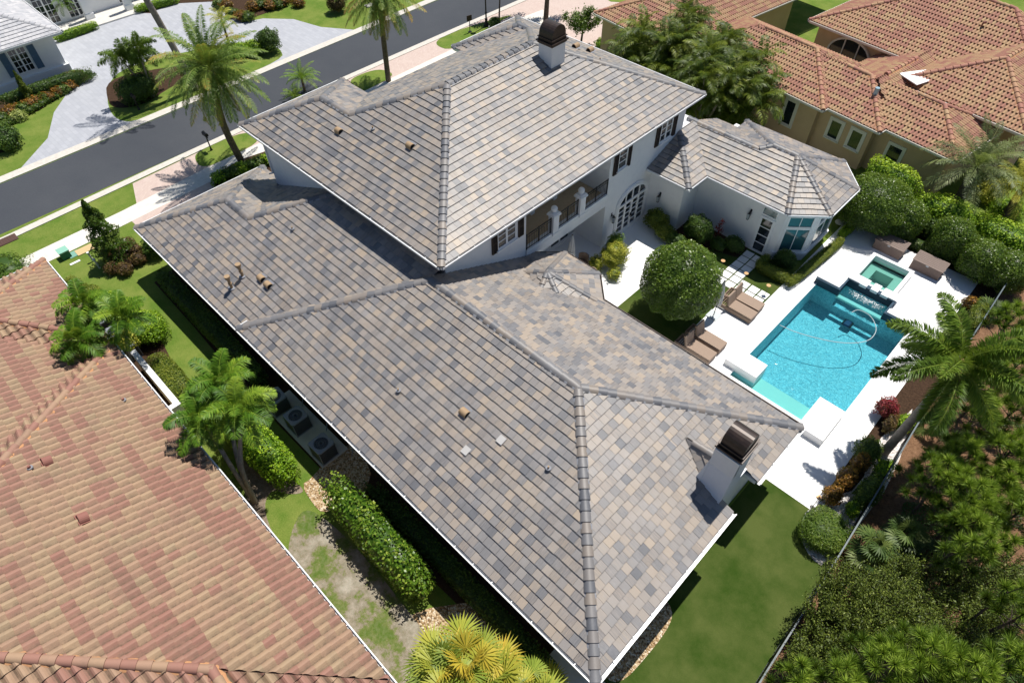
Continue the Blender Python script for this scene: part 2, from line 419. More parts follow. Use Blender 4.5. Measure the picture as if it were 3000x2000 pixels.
def mortar_strip(A, p0, p1, w=.21, h=.02):
    p0, p1 = np.array(p0, float), np.array(p1, float); d = p1-p0; L = np.linalg.norm(d); d /= L
    side = np.cross(d, (0, 0, 1)); side /= np.linalg.norm(side); up = np.cross(side, d); n = int(L/.12)+2
    V = []
    for k in range(n):
        c = p0+d*L*k/(n-1); ww = w+RNG.uniform(-.02, .03)
        V.append([c-side*ww+up*(-.09), c-side*ww*.7+up*h, c+side*ww*.7+up*h, c+side*ww+up*(-.09)])
    A.grid(np.array(V), n, 4, .5)

def gutter(mb, a, b, out, z, w=.13, h=.11):
    """open half-box gutter along a->b, out = outward unit normal (plan)"""
    a, b = Vector((a[0], a[1], 0)), Vector((b[0], b[1], 0)); o = Vector((out[0], out[1], 0)); d = (b-a).normalized()
    for (x0, x1, z0, z1) in ((0, w, -h, -h+.012), (w-.018, w, -h, .0), (w-.03, w+.012, -.004, .012)):
        mb.extr([a+o*x0+Vector((0, 0, z+z0)), a+o*x1+Vector((0, 0, z+z0)), a+o*x1+Vector((0, 0, z+z1)), a+o*x0+Vector((0, 0, z+z1))], b-a)
    L = (b-a).length; n = int(L/.9)
    for k in range(1, n):
        c = a+d*(k*L/n); mb.extr([c+o*0+Vector((0, 0, z-.008)), c+o*w+Vector((0, 0, z-.008)), c+o*w+Vector((0, 0, z+.004)), c+Vector((0, 0, z+.004))], d*.03)

def hip_block(parent, x0, x1, y0, y1, ze, s, style, faces='NSEW', clips=None, hips='all', gut='', slab=True, ridge=True, tmat=None, cmat=None, hipcut=None, gmat=None, ridge_span=None):
    clips = clips or {}; hipcut = hipcut or {}
    tmat = tmat or {'flat': GREY_TILE, 'clay': CLAY_TILE, 'clay_fine': CLAY2, 'pale': PALE_TILE}[style]
    W, D = x1-x0, y1-y0; m = min(W, D)/2; zr = ze+s*m
    if W >= D: a0, a1 = (x0+m, y0+m, zr), (x1-m, y0+m, zr)
    else: a0, a1 = (x0+m, y0+m, zr), (x0+m, y1-m, zr)
    c = [(x0, y0, ze), (x1, y0, ze), (x1, y1, ze), (x0, y1, ze)]
    if W >= D: PF = {'S': [c[0], c[1], a1, a0], 'E': [c[1], c[2], a1], 'N': [c[2], c[3], a0, a1], 'W': [c[3], c[0], a0]}
    else: PF = {'S': [c[0], c[1], a0], 'E': [c[1], c[2], a1, a0], 'N': [c[2], c[3], a1], 'W': [c[3], c[0], a0, a1]}
    fr = {'S': (c[0], (1, 0, 0), (0, 1, s)), 'N': (c[3], (1, 0, 0), (0, -1, s)), 'W': (c[0], (0, 1, 0), (1, 0, s)), 'E': (c[1], (0, 1, 0), (-1, 0, s))}
    bm = new_roof_bm()
    for k in faces:
        poly = [p for i, p in enumerate(PF[k]) if p != PF[k][i-1]]
        tile_face(bm, clip_poly(poly, clips.get(k, [])), *fr[k], style)
    me = bpy.data.meshes.new('roof'); bm.to_mesh(me); bm.free()
    rf = link('roof', me, tmat, parent)
    A = Acc(); Mo = Acc(); Lh = {'SW': (c[0], a0), 'SE': (c[1], a1 if W >= D else a0), 'NE': (c[2], a1), 'NW': (c[3], a0 if W >= D else a1)}
    for k, (p, q) in Lh.items():
        if hips == 'all' or k in hips:
            if k in hipcut:
                t0, t1 = hipcut[k]; pp, qq = np.array(p), np.array(q); p, q = pp+(qq-pp)*t0, pp+(qq-pp)*t1
            mortar_strip(Mo, p, q); caps(A, p, q, style)
    if ridge and a0 != a1:
        q0, q1 = np.array(a0), np.array(a1)
        if ridge_span: q0, q1 = q0+(q1-q0)*ridge_span[0], q0+(q1-q0)*ridge_span[1]
        mortar_strip(Mo, q0, q1); caps(A, q0, q1, style)
    if A.n:
        o = A.build('ridge_cap', cmat or tmat, rf)
        Mo.build('ridge_mortar', MORTAR if not style.startswith('clay') else CLAY_MORTAR, rf)
    if slab:
        MB().box(x0+.03, x1-.03, y0+.03, y1-.03, ze-.22, ze-.03).build('fascia', TRIM if not style.startswith('clay') else TANTRIM, rf)
    g = MB(); E = {'S': (c[0], c[1], (0, -1)), 'E': (c[1], c[2], (1, 0)), 'N': (c[2], c[3], (0, 1)), 'W': (c[3], c[0], (-1, 0))}
    if gut:
        for k in gut: gutter(g, *E[k], ze+.0)
        g.build('gutter', gmat or METAL_W, rf)
    return rf
CLAY_MORTAR = mat('clay_mortar', (.50, .27, .13), .9, (20, (.42, .2, .1), .4, .7))

# ------------------------------------------------------------------ windows, doors and wall pieces
def place(o, p, ang): o.location = p; o.rotation_euler = (0, 0, ang); return o
def window(parent, p, ang, w, h, nx, ny, glass=GLASS, frame=TRIM, name='window', fw=.07, sill=True, leaves=1, surround=0, depth=.06):
    """p = bottom centre on the wall, ang 0 faces -y, 90 deg faces +x"""
    g = MB().box(-w/2, w/2, -.02, .03, 0, h).build(name, glass, parent); place(g, p, ang)
    f = MB()
    f.box(-w/2-fw, -w/2, -depth, .03, -fw, h+fw).box(w/2, w/2+fw, -depth, .03, -fw, h+fw).box(-w/2, w/2, -depth, .03, h, h+fw).box(-w/2, w/2, -depth, .03, -fw, 0)
    lw = w/leaves
    for L in range(leaves):
        a = -w/2+L*lw
        if leaves > 1 and L: f.box(a-.06, a+.06, -depth+.008, .02, .001, h-.001)
        for i in range(1, nx): x = a+lw*i/nx; f.box(x-.018, x+.018, -.042, .02, .002, h-.002)
    for j in range(1, ny): z = h*j/ny; f.box(-w/2+.002, w/2-.002, -.047, .02, z-.02, z+.02)
    if surround: 
        q = surround; f.box(-w/2-fw-q, -w/2-fw, -.05, .03, -fw-q, h+fw+q).box(w/2+fw, w/2+fw+q, -.05, .03, -fw-q, h+fw+q).box(-w/2-fw, w/2+fw, -.052, .03, h+fw, h+fw+q).box(-w/2-fw, w/2+fw, -.052, .03, -fw-q, -fw)
    f.build('door_frame' if name == 'door' else 'window_frame', frame, g)
    if sill: MB().box(-w/2-.14, w/2+.14, -.14, .02, -fw-.09, -fw-.003).build('sill', frame, g)
    return g
def shutter(parent, p, ang, w, h, m):
    b = MB().box(-w/2, w/2, -.05, 0, 0, h); n = int(h/.07)
    b2 = MB().box(-w/2, -w/2+.05, -.075, -.051, 0, h).box(w/2-.05, w/2, -.075, -.051, 0, h)
    for z0 in (0, h/2-.04, h-.07): b2.box(-w/2+.051, w/2-.051, -.075, -.051, z0, z0+.07)
    for k in range(1, n): b2.obox((0, -.06, k*h/n), (w-.1, .03, .012), (R(40), 0, 0))
    o = b.build('shutter', m, parent); place(o, p, ang); b2.build('louvres', m, o); return o
def lantern(parent, p, ang):
    o = MB().box(-.03, .03, -.16, 0, .30, .34).box(-.05, .05, -.015, 0, .2, .45).bar((0, -.17, .33), (0, -.17, .46), .012, seg=8).build('wall_lantern', BLACK, parent); place(o, p, ang)
    b = MB().bar((0, -.17, .24), (0, -.17, .34), .11, seg=4, r2=.025).bar((0, -.17, -.16), (0, -.17, -.13), .075)
    for sx in (-1, 1):
        for sy in (-1, 1): b.bar((sx*.052, -.17+sy*.052, -.14), (sx*.082, -.17+sy*.082, .25), .009)
    b.build('lantern_cage', BLACK, o)
    MB().bar((0, -.17, -.12), (0, -.17, .24), .062, seg=4, r2=.1).build('lantern_glass', LGLASS, o)
    return o
LGLASS = mat('lantern_glass', (.35, .40, .44), .1)

# ================================================================== WHITE HOUSE
H1 = thing('white_house', 'large white house with blended grey and tan flat tile roofs beside the pool', 'house', (0, 0, 0))
# --- two storey roof
ZT, S2 = 6.85, .44
hip_block(H1, -31.65, -20, 12.0, 18.5, ZT, S2, 'flat', 'SNW', {'S': [(1, -1, -41.3)]}, hips=('SW', 'NW'), ridge_span=(0, .456), gut='W')
hip_block(H1, -29.3, -15.95, 12.0, 31.2, ZT, S2, 'flat', 'SNEW', hips='all', hipcut={'SW': (.487, 1), 'NW': (.427, 1)}, gut='E')
hip_block(H1, -30.1, -22, 25.5, 31.2, ZT, S2, 'flat', 'SNW', {'N': [(1, 1, 1.9)]}, hips=('SW', 'NW'), ridge_span=(0, .33), gut='W')
g = MB(); gutter(g, (-31.65, 12.0), (-15.95, 12.0), (0, -1), ZT); g.build('gutter', METAL_W, H1)
g = MB(); gutter(g, (-30.1, 31.2), (-15.95, 31.2), (0, 1), ZT); g.build('gutter', METAL_W, H1)
# --- main single storey wing
ZM, S1 = 3.2, .45
rm = hip_block(H1, -22.76, -1.91, 5.34, 18.12, ZM, S1, 'flat', 'SNW', {'N': [(-1, 0, 16.6)]}, hips=('SW', 'SE', 'NE'), slab=False)
bm = new_roof_bm(); pe = [(-1.91, 5.34, ZM), (-1.91, 18.12, ZM), (-8.3, 11.73, 6.0755)]
for cl in ([(0, 1, 13.1)], [(0, -1, -13.1), (0, 1, 14.75), (1, 0, -2.45)], [(0, -1, -14.75)]):
    tile_face(bm, clip_poly(pe, cl), (-1.91, 5.34, ZM), (0, 1, 0), (-1, 0, S1), 'flat')
me = bpy.data.meshes.new('roof'); bm.to_mesh(me); bm.free(); link('roof', me, GREY_TILE, H1)
MB().box(-22.73, -2.46, 5.37, 18.09, ZM-.22, ZM-.03).box(-2.459, -1.95, 5.37, 13.1, ZM-.22, ZM-.03).box(-2.459, -1.95, 14.75, 18.09, ZM-.22, ZM-.03).build('fascia', TRIM, H1)
g = MB(); gutter(g, (-22.76, 5.34), (-1.78, 5.34), (0, -1), ZM); gutter(g, (-22.76, 5.9), (-22.76, 5.34), (-1, 0), ZM); g.build('gutter', METAL_W, H1)
g = MB(); gutter(g, (-1.91, 5.2), (-1.91, 13.1), (1, 0), ZM, .15); gutter(g, (-1.91, 14.75), (-1.91, 18.12), (1, 0), ZM, .15); g.build('gutter', METAL_W, H1)
g = MB(); gutter(g, (-1.91, 18.12), (-16.5, 18.12), (0, 1), ZM); g.build('gutter', BRONZE, H1)
# --- front left wing
ZL = 2.95
hip_block(H1, -33.4, -20, 5.4, 13.1, ZL, S1, 'flat', 'SNW', {'S': [(1, -1, -36.65)], 'N': [(1, 0, -24), ]}, hips=('SW', 'NW'), ridge_span=(0, .377), gut='W', slab=False)
hip_block(H1, -31.25, -8, 5.4, 20.4, ZL, S1, 'flat', 'SW', {'S': [(0, 1, 12.7), (1, 0, -16.55)], 'W': [(0, 1, 12.7)]}, hips=('SW',), hipcut={'SW': (.513, .97)}, ridge=False, slab=False)
MB().box(-33.37, -22.9, 5.43, 13.07, ZL-.22, ZL-.03).build('fascia', TRIM, H1)
g = MB(); gutter(g, (-33.4, 5.4), (-22.8, 5.4), (0, -1), ZL); g.build('gutter', METAL_W, H1)
# --- wing to the pool
ZW, SW = 3.6, .385
hip_block(H1, -22, -13.75, 27.6, 34.6, ZW, SW, 'flat', 'SE', {'S': [(-1, 0, 16.6)], 'E': [(-1, 0, 16.6)]}, hips=('SE',), hipcut={'SE': (0, .8)}, ridge=False, slab=False)
hip_block(H1, -22, -9, 29.3, 34.7, ZW, SW, 'flat', 'SN', {'S': [(-1, 0, 16.6), (1, -1, -44.4)], 'N': [(-1, 0, 16.6)]}, hips=(), ridge_span=(.30, .908), slab=False)
apx = (-10.4, 32.55, 4.85); apw = (-11.85, 32.55, 4.85)
P0, P1, P2, P3, P4, P5 = [(a, b, ZW) for a, b in ((-15.1, 29.3), (-8.8, 29.3), (-7.15, 30.75), (-7.15, 33.85), (-8.9, 35.8), (-15.1, 35.8))]
bm = new_roof_bm()
def cface(bm, a, b, *rest, style='flat'):
    a3, b3, r3 = Vector(a), Vector(b), Vector(rest[0]); u = (b3-a3).normalized(); v = (r3-a3)-u*(r3-a3).dot(u)
    tile_face(bm, [a, b, *rest], a, u, v, style)
for q in ((P0, P1, apx, apw), (P1, P2, apx), (P2, P3, apx), (P3, P4, apx), (P4, P5, apw, apx), (P5, P0, apw)): cface(bm, *q)
me = bpy.data.meshes.new('roof'); bm.to_mesh(me); bm.free(); rc = link('roof', me, GREY_TILE, H1)
A = Acc(); Mo = Acc()
h0 = tuple(np.array(P0)+(np.array(apw)-np.array(P0))*.84)
for a, b in ((P1, apx), (P2, apx), (P3, apx), (P4, apx), (h0, apw), (P5, apw), (apw, apx)): caps(A, a, b, 'flat'); mortar_strip(Mo, a, b)
A.build('ridge_cap', GREY_TILE, rc); Mo.build('ridge_mortar', MORTAR, rc)
MB().prism([p[:2] for p in (P0, P1, P2, P3, P4, P5)], ZW-.22, ZW-.03).build('fascia', TRIM, H1)
MB().box(-16.5, -13.78, 27.63, 29.29, ZW-.22, ZW-.03).build('fascia', TRIM, H1)
g = MB()
for a, b in ((( -16.5, 27.6), (-13.62, 27.6)), ((-13.75, 27.6), (-13.75, 29.3)), ((-13.6, 29.3), (-8.8, 29.3)), (P1, P2), (P2, P3), (P3, P4)):
    d = Vector((b[0]-a[0], b[1]-a[1])).normalized(); gutter(g, a, b, (d.y, -d.x), ZW, .11)
g.build('gutter', METAL_W, H1)
# --- small eight sided roof over the loggia
oc = (-14.35, 16.8); bm = new_roof_bm(); top = (oc[0], oc[1], 4.42); oct_ = [(oc[0]+2.8*math.cos(R(22.5+45*k)), oc[1]+2.8*math.sin(R(22.5+45*k)), 3.24) for k in range(8)]
A = Acc(); Mo = Acc()
for k in range(8):
    cface(bm, oct_[k], oct_[(k+1) % 8], top); (k in (0, 1, 2, 7, 4, 6) and caps(A, oct_[k] if k in (0,1,2,7) else tuple(.55*a+.45*b for a, b in zip(oct_[k], top)), top, 'flat', .75))
me = bpy.data.meshes.new('roof'); bm.to_mesh(me); bm.free(); ro = link('roof', me, GREY_TILE, H1)
A.build('ridge_cap', GREY_TILE, ro)
g = MB()
for k in (0, 1, 2): a, b = oct_[k], oct_[(k+1) % 8]; d = Vector((b[0]-a[0], b[1]-a[1])).normalized(); gutter(g, a, b, (d.y, -d.x), 3.24, .1)
g.build('gutter', BRONZE, H1)
MB().prism([p[:2] for p in oct_], 3.03, 3.2).build('fascia', TRIM, H1)
for k in (0, 1, 2): q = oct_[k]; MB().box(q[0]-.42, q[0]-.12, q[1]-.42, q[1]-.12, 0, 3.02).build('column', WHITE, H1)
# --- walls
FX = -16.55
MB().box(-28.7, -18.6, 12.651, 30.65, 0, 6.8).box(-31.05, -28.7, 12.65, 17.9, 0, 6.8).box(-29.5, -28.7, 26.1, 30.649, 0, 6.8).box(-18.6, FX, 12.65, 17.7, 0, 6.8).box(-18.6, FX, 24.0, 30.65, 0, 6.8).build('upper_wall', WHITE, H1)
MB().box(-18.6, FX+.001, 17.7, 24.0, 2.95, 3.62).build('balcony_floor', WHITE, H1)
MB().box(-18.59, FX-.25, 17.71, 23.99, 3.621, 3.66).build('balcony_paving', mat('sand_paving', (.52, .40, .26), .8, (6, (.45, .34, .22), .4, .7)), H1)
MB().box(FX-.24, FX+.08, 17.71, 23.99, 3.625, 3.78).box(FX, FX+.05, 17.7, 24.0, 3.38, 3.5).box(FX, FX+.09, 17.7, 24.0, 3.52, 3.62).build('moulding', TRIM, H1)
MB().box(-22.2, -2.5, 5.95, 17.5, 0, 3.1).build('wall', WHITE, H1)
MB().box(-32.85, -22.3, 5.97, 12.6, 0, 2.85).build('wall', WHITE, H1)
MB().box(-20, -14.3, 28.15, 34.0, 0, 3.5).build('wall', WHITE, H1)
MB().prism([(-15.5, 29.85), (-9.0, 29.85), (-7.7, 31.0), (-7.7, 33.6), (-9.15, 35.25), (-15.5, 35.25)], 0, 3.5).build('wall', WHITE, H1)
MB().prism([(-9.15, 29.75), (-8.93, 29.75), (-7.58, 30.95), (-7.58, 33.65), (-9.1, 35.35), (-9.3, 35.35)], .5, .62).prism([(-9.15, 29.8), (-8.95, 29.8), (-7.64, 30.97), (-7.64, 33.62), (-9.12, 35.3), (-9.3, 35.3)], 3.15, 3.37).build('bay_trim', TRIM, H1)
MB().box(-18.59, -18.4, 17.72, 23.98, 0, .04).build('threshold', TRIM, H1)
# openings
A90 = R(90)
for (yc, w, nx) in ((16.37, 1.1, 2),):
    window(H1, (FX, yc, 5.1), A90, w, 1.0, 1, 3, leaves=2)
    shutter(H1, (FX, yc-.78, 4.95), A90, .34, 1.2, DARKBR); shutter(H1, (FX, yc+.95, 4.95), A90, .34, 1.2, DARKBR)
window(H1, (FX, 25.0, 4.95), A90, .62, 1.12, 1, 3); shutter(H1, (FX, 24.45, 4.75), A90, .34, 1.25, DARKBR); shutter(H1, (FX, 25.55, 4.75), A90, .34, 1.25, DARKBR)
window(H1, (FX, 28.85, 4.9), A90, .95, 1.1, 1, 3, leaves=2); shutter(H1, (FX, 28.1, 4.75), A90, .34, 1.25, DARKBR); shutter(H1, (FX, 29.65, 4.75), A90, .34, 1.25, DARKBR)
# balcony doors, lower doors
for yc in (19.2, 21.0, 22.7): window(H1, (-18.6, yc, 3.75), A90, 1.0, 2.2, 1, 4, name='door', leaves=2, sill=False)
for yc in (19.6, 22.7): window(H1, (-18.6, yc, .07), A90, 1.5, 2.4, 1, 5, name='door', leaves=2, sill=False)
for yc in (18.3, 20.1, 21.85):
    MB().box(-18.57, -18.35, yc-.09, yc+.09, 3.67, 6.8).box(-18.57, -18.3, yc-.13, yc+.13, 3.665, 3.85).build('pilaster', TRIM, H1)
# pillars with ball finials, railings
for yc in (19.75, 21.8):
    p = MB().box(FX-.22, FX+.14, yc-.2, yc+.2, 3.63, 4.78).box(FX-.25, FX+.17, yc-.24, yc+.24, 3.625, 3.74).box(FX-.29, FX+.21, yc-.27, yc+.27, 4.78, 4.86).box(FX-.25, FX+.17, yc-.24, yc+.24, 4.861, 4.93).box(FX+.141, FX+.155, yc-.1, yc+.1, 3.95, 4.6).build('pillar', TRIM, H1)
    MB().bar((FX-.04, yc, 4.92), (FX-.04, yc, 5.0), .09, seg=12).ball((FX-.04, yc, 5.14), .17, 16).build('ball_finial', TRIM, p, smooth=True)
for (a, b) in ((17.72, 19.52), (19.98, 21.57), (22.03, 23.98)):
    r = MB().box(FX-.02, FX+.02, a, b, 4.66, 4.71).box(FX-.01, FX+.01, a, b, 4.53, 4.55).box(FX-.012, FX+.012, a, b, 3.83, 3.86)
    n = int((b-a)/.115)
    for k in range(1, n): y = a+(b-a)*k/n; r.box(FX-.008, FX+.008, y-.008, y+.008, 3.80, 4.66)
    for y in (a+.02, (a+b)/2, b-.02): r.box(FX-.022, FX+.022, y-.022, y+.022, 3.79, 4.74)
    r.build('railing', BLACK, H1)
# arched french door
def arch_pts(y0, y1, zs, rise, n=18): return [((y0+y1)/2-(y1-y0)/2*math.cos(math.pi*k/n), zs+rise*math.sin(math.pi*k/n)) for k in range(n+1)]
def arch_door(y0, y1, zs, rise):
    pts = arch_pts(y0, y1, zs, rise); face = [(y0, .08)]+pts+[(y1, .08)]
    d = MB().extr([(FX+.01, y, z) for y, z in face], (.02, 0, 0)).build('door', GLASS, H1)
    f = MB()
    for (w0, w1, x1) in ((0, .16, .11), (.16, .24, .07)):
        po = arch_pts(y0-w1, y1+w1, zs, rise+w1); pi = arch_pts(y0-w0, y1+w0, zs, rise+w0)
        for k in range(len(po)-1): f.extr([(FX, *po[k]), (FX, *po[k+1]), (FX, *pi[k+1]), (FX, *pi[k])], (x1, 0, 0))
        for s, ya, yb in ((0, y0-w1, y0-w0), (1, y1+w0, y1+w1)): f.box(FX, FX+x1, ya, yb, .02, zs)
    f.box(FX, FX+.09, y0, y1, zs-.09, zs+.05).box(FX, FX+.08, y0, y1, .02, .3)
    n = 4
    for k in range(1, n):
        y = y0+(y1-y0)*k/n; f.box(FX, FX+.085, y-.07, y+.07, .3, zs-.09)
        zt = zs+rise*math.sqrt(max(0, 1-((y-(y0+y1)/2)/((y1-y0)/2))**2)); f.box(FX, FX+.075, y-.035, y+.035, zs+.05, zt)
    for z in np.linspace(.3, zs-.09, 6)[1:-1]: f.box(FX, FX+.065, y0, y1, z-.02, z+.02)
    f.build('door_frame', TRIM, d)
    MB().box(FX+.09, FX+.13, (y0+y1)/2-.06, (y0+y1)/2-.03, .95, 1.2).box(FX+.09, FX+.13, (y0+y1)/2+.03, (y0+y1)/2+.06, .95, 1.2).build('door_handle', BLACK, d)
arch_door(25.25, 27.7, 2.15, .75)
lantern(H1, (FX, 24.7, 1.65), A90); lantern(H1, (-15.7, 28.15, 1.65), 0); lantern(H1, (-10.9, 29.85, 2.05), 0)
# bay: narrow door and teal windows
window(H1, (-9.85, 29.85, .18), 0, .62, 2.15, 1, 4, name='door', sill=False, fw=.13); window(H1, (-9.85, 29.85, 2.62), 0, .78, .42, 1, 1, sill=False, glass=POOLGL)
def edgewin(a, b, w, z0, h, off=.0):
    m_ = ((a[0]+b[0])/2, (a[1]+b[1])/2); ang = math.atan2(b[1]-a[1], b[0]-a[0]); return window(H1, (m_[0], m_[1], z0), ang, w, h, 2, 1, glass=POOLGL, sill=False, fw=.08, depth=.07)
for (a, b, w) in (((-9.0, 29.85), (-7.7, 31.0), 1.25), ((-7.7, 31.0), (-7.7, 33.6), 2.1), ((-7.7, 33.6), (-9.15, 35.25), 1.6)):
    edgewin(a, b, w, .75, 1.45); edgewin(a, b, w, 2.38, .62)
# small dark windows high on the shaded side wall
for xc in (-14.3, -11.6, -5.2, -3.6): MB().box(xc-.3, xc+.3, 5.92, 5.96, 2.1, 2.75).build('window', GLASS, H1)
# downpipes
for p in (((-31.0, 12.6, 3.9), (-31.0, 12.6, 6.6)), ((-2.3, 12.6, .1), (-2.3, 12.6, 2.9))): MB().bar(*p, .045, seg=4).bar(p[0], (p[0][0]-.25, p[0][1]-.12, p[0][2]-.12), .045).build('downpipe', METAL_W, H1)
# --- chimneys
def barrel_cap(parent, x0, x1, y0, y1, z, axis, hb=.55):
    c = MB().box(x0-.05, x1+.05, y0-.05, y1+.05, z, z+.1).box(x0-.11, x1+.11, y0-.11, y1+.11, z+.1, z+.17).box(x0-.02, x1+.02, y0-.02, y1+.02, z+.17, z+.3).box(x0-.06, x1+.06, y0-.06, y1+.06, z+.3, z+.34)
    c = c.build('chimney_cap', BRONZE, parent)
    v = MB(); n = 14
    if axis == 'x': prof = [((y0+y1)/2-(y1-y0)/2*math.cos(math.pi*k/n), z+.34+hb*math.sin(math.pi*k/n)**.8) for k in range(n+1)]; pts = [(x0, a, b) for a, b in prof]; d = (x1-x0, 0, 0)
    else: prof = [((x0+x1)/2-(x1-x0)/2*math.cos(math.pi*k/n), z+.34+hb*math.sin(math.pi*k/n)**.8) for k in range(n+1)]; pts = [(a, y0, b) for a, b in prof]; d = (0, y1-y0, 0)
    v.extr(pts, d).build('chimney_hood', BRONZE, parent)
ch = MB().box(-21.85, -20.95, 24.15, 25.15, 8.4, 10.15).build('chimney', WHITE, H1); barrel_cap(ch, -21.85, -20.95, 24.15, 25.15, 10.15, 'x', .62)
MB().box(-21.92, -20.88, 24.08, 25.22, 8.6, 9.12).build('flashing', METAL_G, ch) if False else None
c = MB(); N = 8
# flared stack: wide foot on the roof, narrow throat
pts = [(-3.4, 13.12, 3.2), (-2.42, 13.12, 3.0), (-2.42, 13.12, 5.85), (-3.32, 13.12, 5.85)]
c.box(-3.36, -2.42, 13.3, 14.22, 0, 5.85)
c.extr([(-2.42, 13.3, 5.85), (-2.42, 13.3, 3.0), (-2.42, 12.75, 3.0), (-2.42, 12.83, 3.4), (-2.42, 12.97, 4.1), (-2.42, 13.1, 4.9)], (-.94, 0, 0)).extr([(-3.36, 13.12, 5.2), (-3.36, 12.8, 3.3), (-3.66, 12.8, 3.3), (-3.5, 12.95, 4.2)], (0, .8, 0))
c.extr([(-3.36, 13.3, 5.85), (-2.42, 13.3, 5.85), (-2.42, 13.1, 5.85), (-3.36, 13.1, 5.85)], (0, 0, -.94))
c.box(-3.36, -2.42, 14.22, 14.7, 0, 3.6)
ch2 = c.build('chimney', WHITE, H1); barrel_cap(ch2, -3.3, -2.46, 13.2, 14.15, 5.85, 'x', .62)
bm = new_roof_bm(); cr = [(-3.36, 13.2, 4.02), (-4.35, 13.75, 4.42), (-3.36, 14.3, 4.02)]
cface(bm, (-3.3, 13.0, 3.85), (-4.6, 13.7, 4.45), (-3.3, 13.7, 4.62)); cface(bm, (-4.6, 13.7, 4.45), (-3.3, 14.4, 3.85), (-3.3, 13.7, 4.62))
me = bpy.data.meshes.new('saddle_roof'); bm.to_mesh(me); bm.free(); link('saddle_roof', me, GREY_TILE, H1)
A = Acc(); caps(A, (-4.3, 13.7, 4.5), (-3.4, 13.7, 4.62), 'flat', .7); A.build('ridge_cap', GREY_TILE, H1)
# --- roof vents and pipes
def hood_vent(parent, p, ang, r=.17, L=.34, m=VENT, tilt=None):
    n = 10; prof = [(-r*math.cos(math.pi*k/n), r*math.sin(math.pi*k/n)*1.15) for k in range(n+1)]
    v = MB().extr([(0, a, b-.03) for a, b in prof], (L, 0, 0)).build('roof_vent', m, parent); place(v, p, ang); v.rotation_euler = tilt or (0, 0, ang)
    MB().box(-.02, L+.03, -r-.1, r+.03, -.035, -.025).build('flashing', MORTAR if m is VENT else m, v)
    MB().extr([(-.004, a*.82, b*.82-.02) for a, b in prof], (.002, 0, 0)).build('vent_opening', INSIDE, v); return v
def stack_vent(parent, p, h, r=.07):
    v = MB().bar(p, (p[0], p[1], p[2]+h), r, seg=12).bar((p[0], p[1], p[2]+h), (p[0], p[1], p[2]+h+.14), r*1.9, seg=14).bar((p[0], p[1], p[2]+h*.45), (p[0], p[1], p[2]+h*.52), r*1.4, seg=12).build('roof_vent', VENT, parent)
    MB().bar((p[0], p[1], p[2]-.03), (p[0], p[1], p[2]+.03), .17, seg=16).build('flashing', MORTAR, v); return v
def pipe_vent(parent, p, h=.16, r=.035, m=VENT):
    v = MB().bar((p[0], p[1], p[2]-.02), (p[0], p[1], p[2]+h), r, seg=10).build('vent_pipe', m, parent)
    MB().bar((p[0], p[1], p[2]+.0), (p[0], p[1], p[2]+.05), .1, seg=14).build('flashing', MORTAR, v); return v
for p in ((-10.98, 8.65, 4.76),): hood_vent(H1, p, R(180), tilt=(-math.atan(.45), 0, R(180)))
for p in ((-14.01, 7.73, 4.35), (-7.24, 9.01, 4.92), (-24.58, 10.02, 5.1), (-24.16, 15.17, 8.3)): pipe_vent(H1, p)
for p in ((-23.76, 7.55, 4.0), (-23.14, 7.53, 4.0), (-25.59, 14.28, 7.92), (-21.46, 15.37, 8.42)): hood_vent(H1, p, R(180), tilt=(-math.atan(.45), 0, R(180)))
for p in ((-25.0, 6.44, 3.45), (-25.0, 7.12, 3.76)): stack_vent(H1, p, .62)
for (x, y) in ((1682, 128), (1725, 132), (1758, 172)):
    p = at(x, y, 8.9); pz = ZT+S2*(31.2-p[1]); p = at(x, y, pz+.05); 
    if x < 1750: hood_vent(H1, (p[0], p[1], ZT+S2*(31.2-p[1])+.08), R(90))
    else: pipe_vent(H1, (p[0], p[1], ZT+S2*(31.2-p[1])+.05))
for p in ((-10.13, 7.73, 4.27), (-9.31, 8.75, 4.74)):
    zz = ZM+S1*(p[1]-5.34); MB().obox((p[0], p[1], zz+.062), (.3, .33, .012), (math.atan(S1), 0, 0)).build('pale_tile', PALEM, H1) if False else None
# low terrace slab at the near corner
MB().box(-3.9, -1.6, 4.9, 6.3, 0, .16).build('terrace_slab', CONC, H1)

# ================================================================== CLAY TILED NEIGHBOUR (left)
H2 = thing('clay_tiled_house', 'neighbour house with tan and rose barrel tile roof filling the lower left corner', 'house')
ZR, SR = 3.0, .42
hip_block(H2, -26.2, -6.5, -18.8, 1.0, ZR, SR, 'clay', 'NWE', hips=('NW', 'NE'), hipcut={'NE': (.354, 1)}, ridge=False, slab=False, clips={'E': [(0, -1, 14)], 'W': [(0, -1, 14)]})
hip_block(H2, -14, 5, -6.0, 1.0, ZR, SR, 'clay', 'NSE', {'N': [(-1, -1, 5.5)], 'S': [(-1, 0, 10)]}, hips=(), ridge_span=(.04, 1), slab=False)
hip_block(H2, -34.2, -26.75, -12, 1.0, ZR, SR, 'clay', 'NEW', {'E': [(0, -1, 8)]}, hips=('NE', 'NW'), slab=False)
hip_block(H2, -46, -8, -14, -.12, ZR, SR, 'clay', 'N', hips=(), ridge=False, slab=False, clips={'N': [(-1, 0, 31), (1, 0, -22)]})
MB().box(-26.17, 4.9, -6, .97, ZR-.2, ZR-.03).box(-34.17, -26.78, -8, .97, ZR-.2, ZR-.03).box(-26.779, -26.171, -6, -.15, ZR-.2, ZR-.03).build('fascia', TANTRIM, H2)
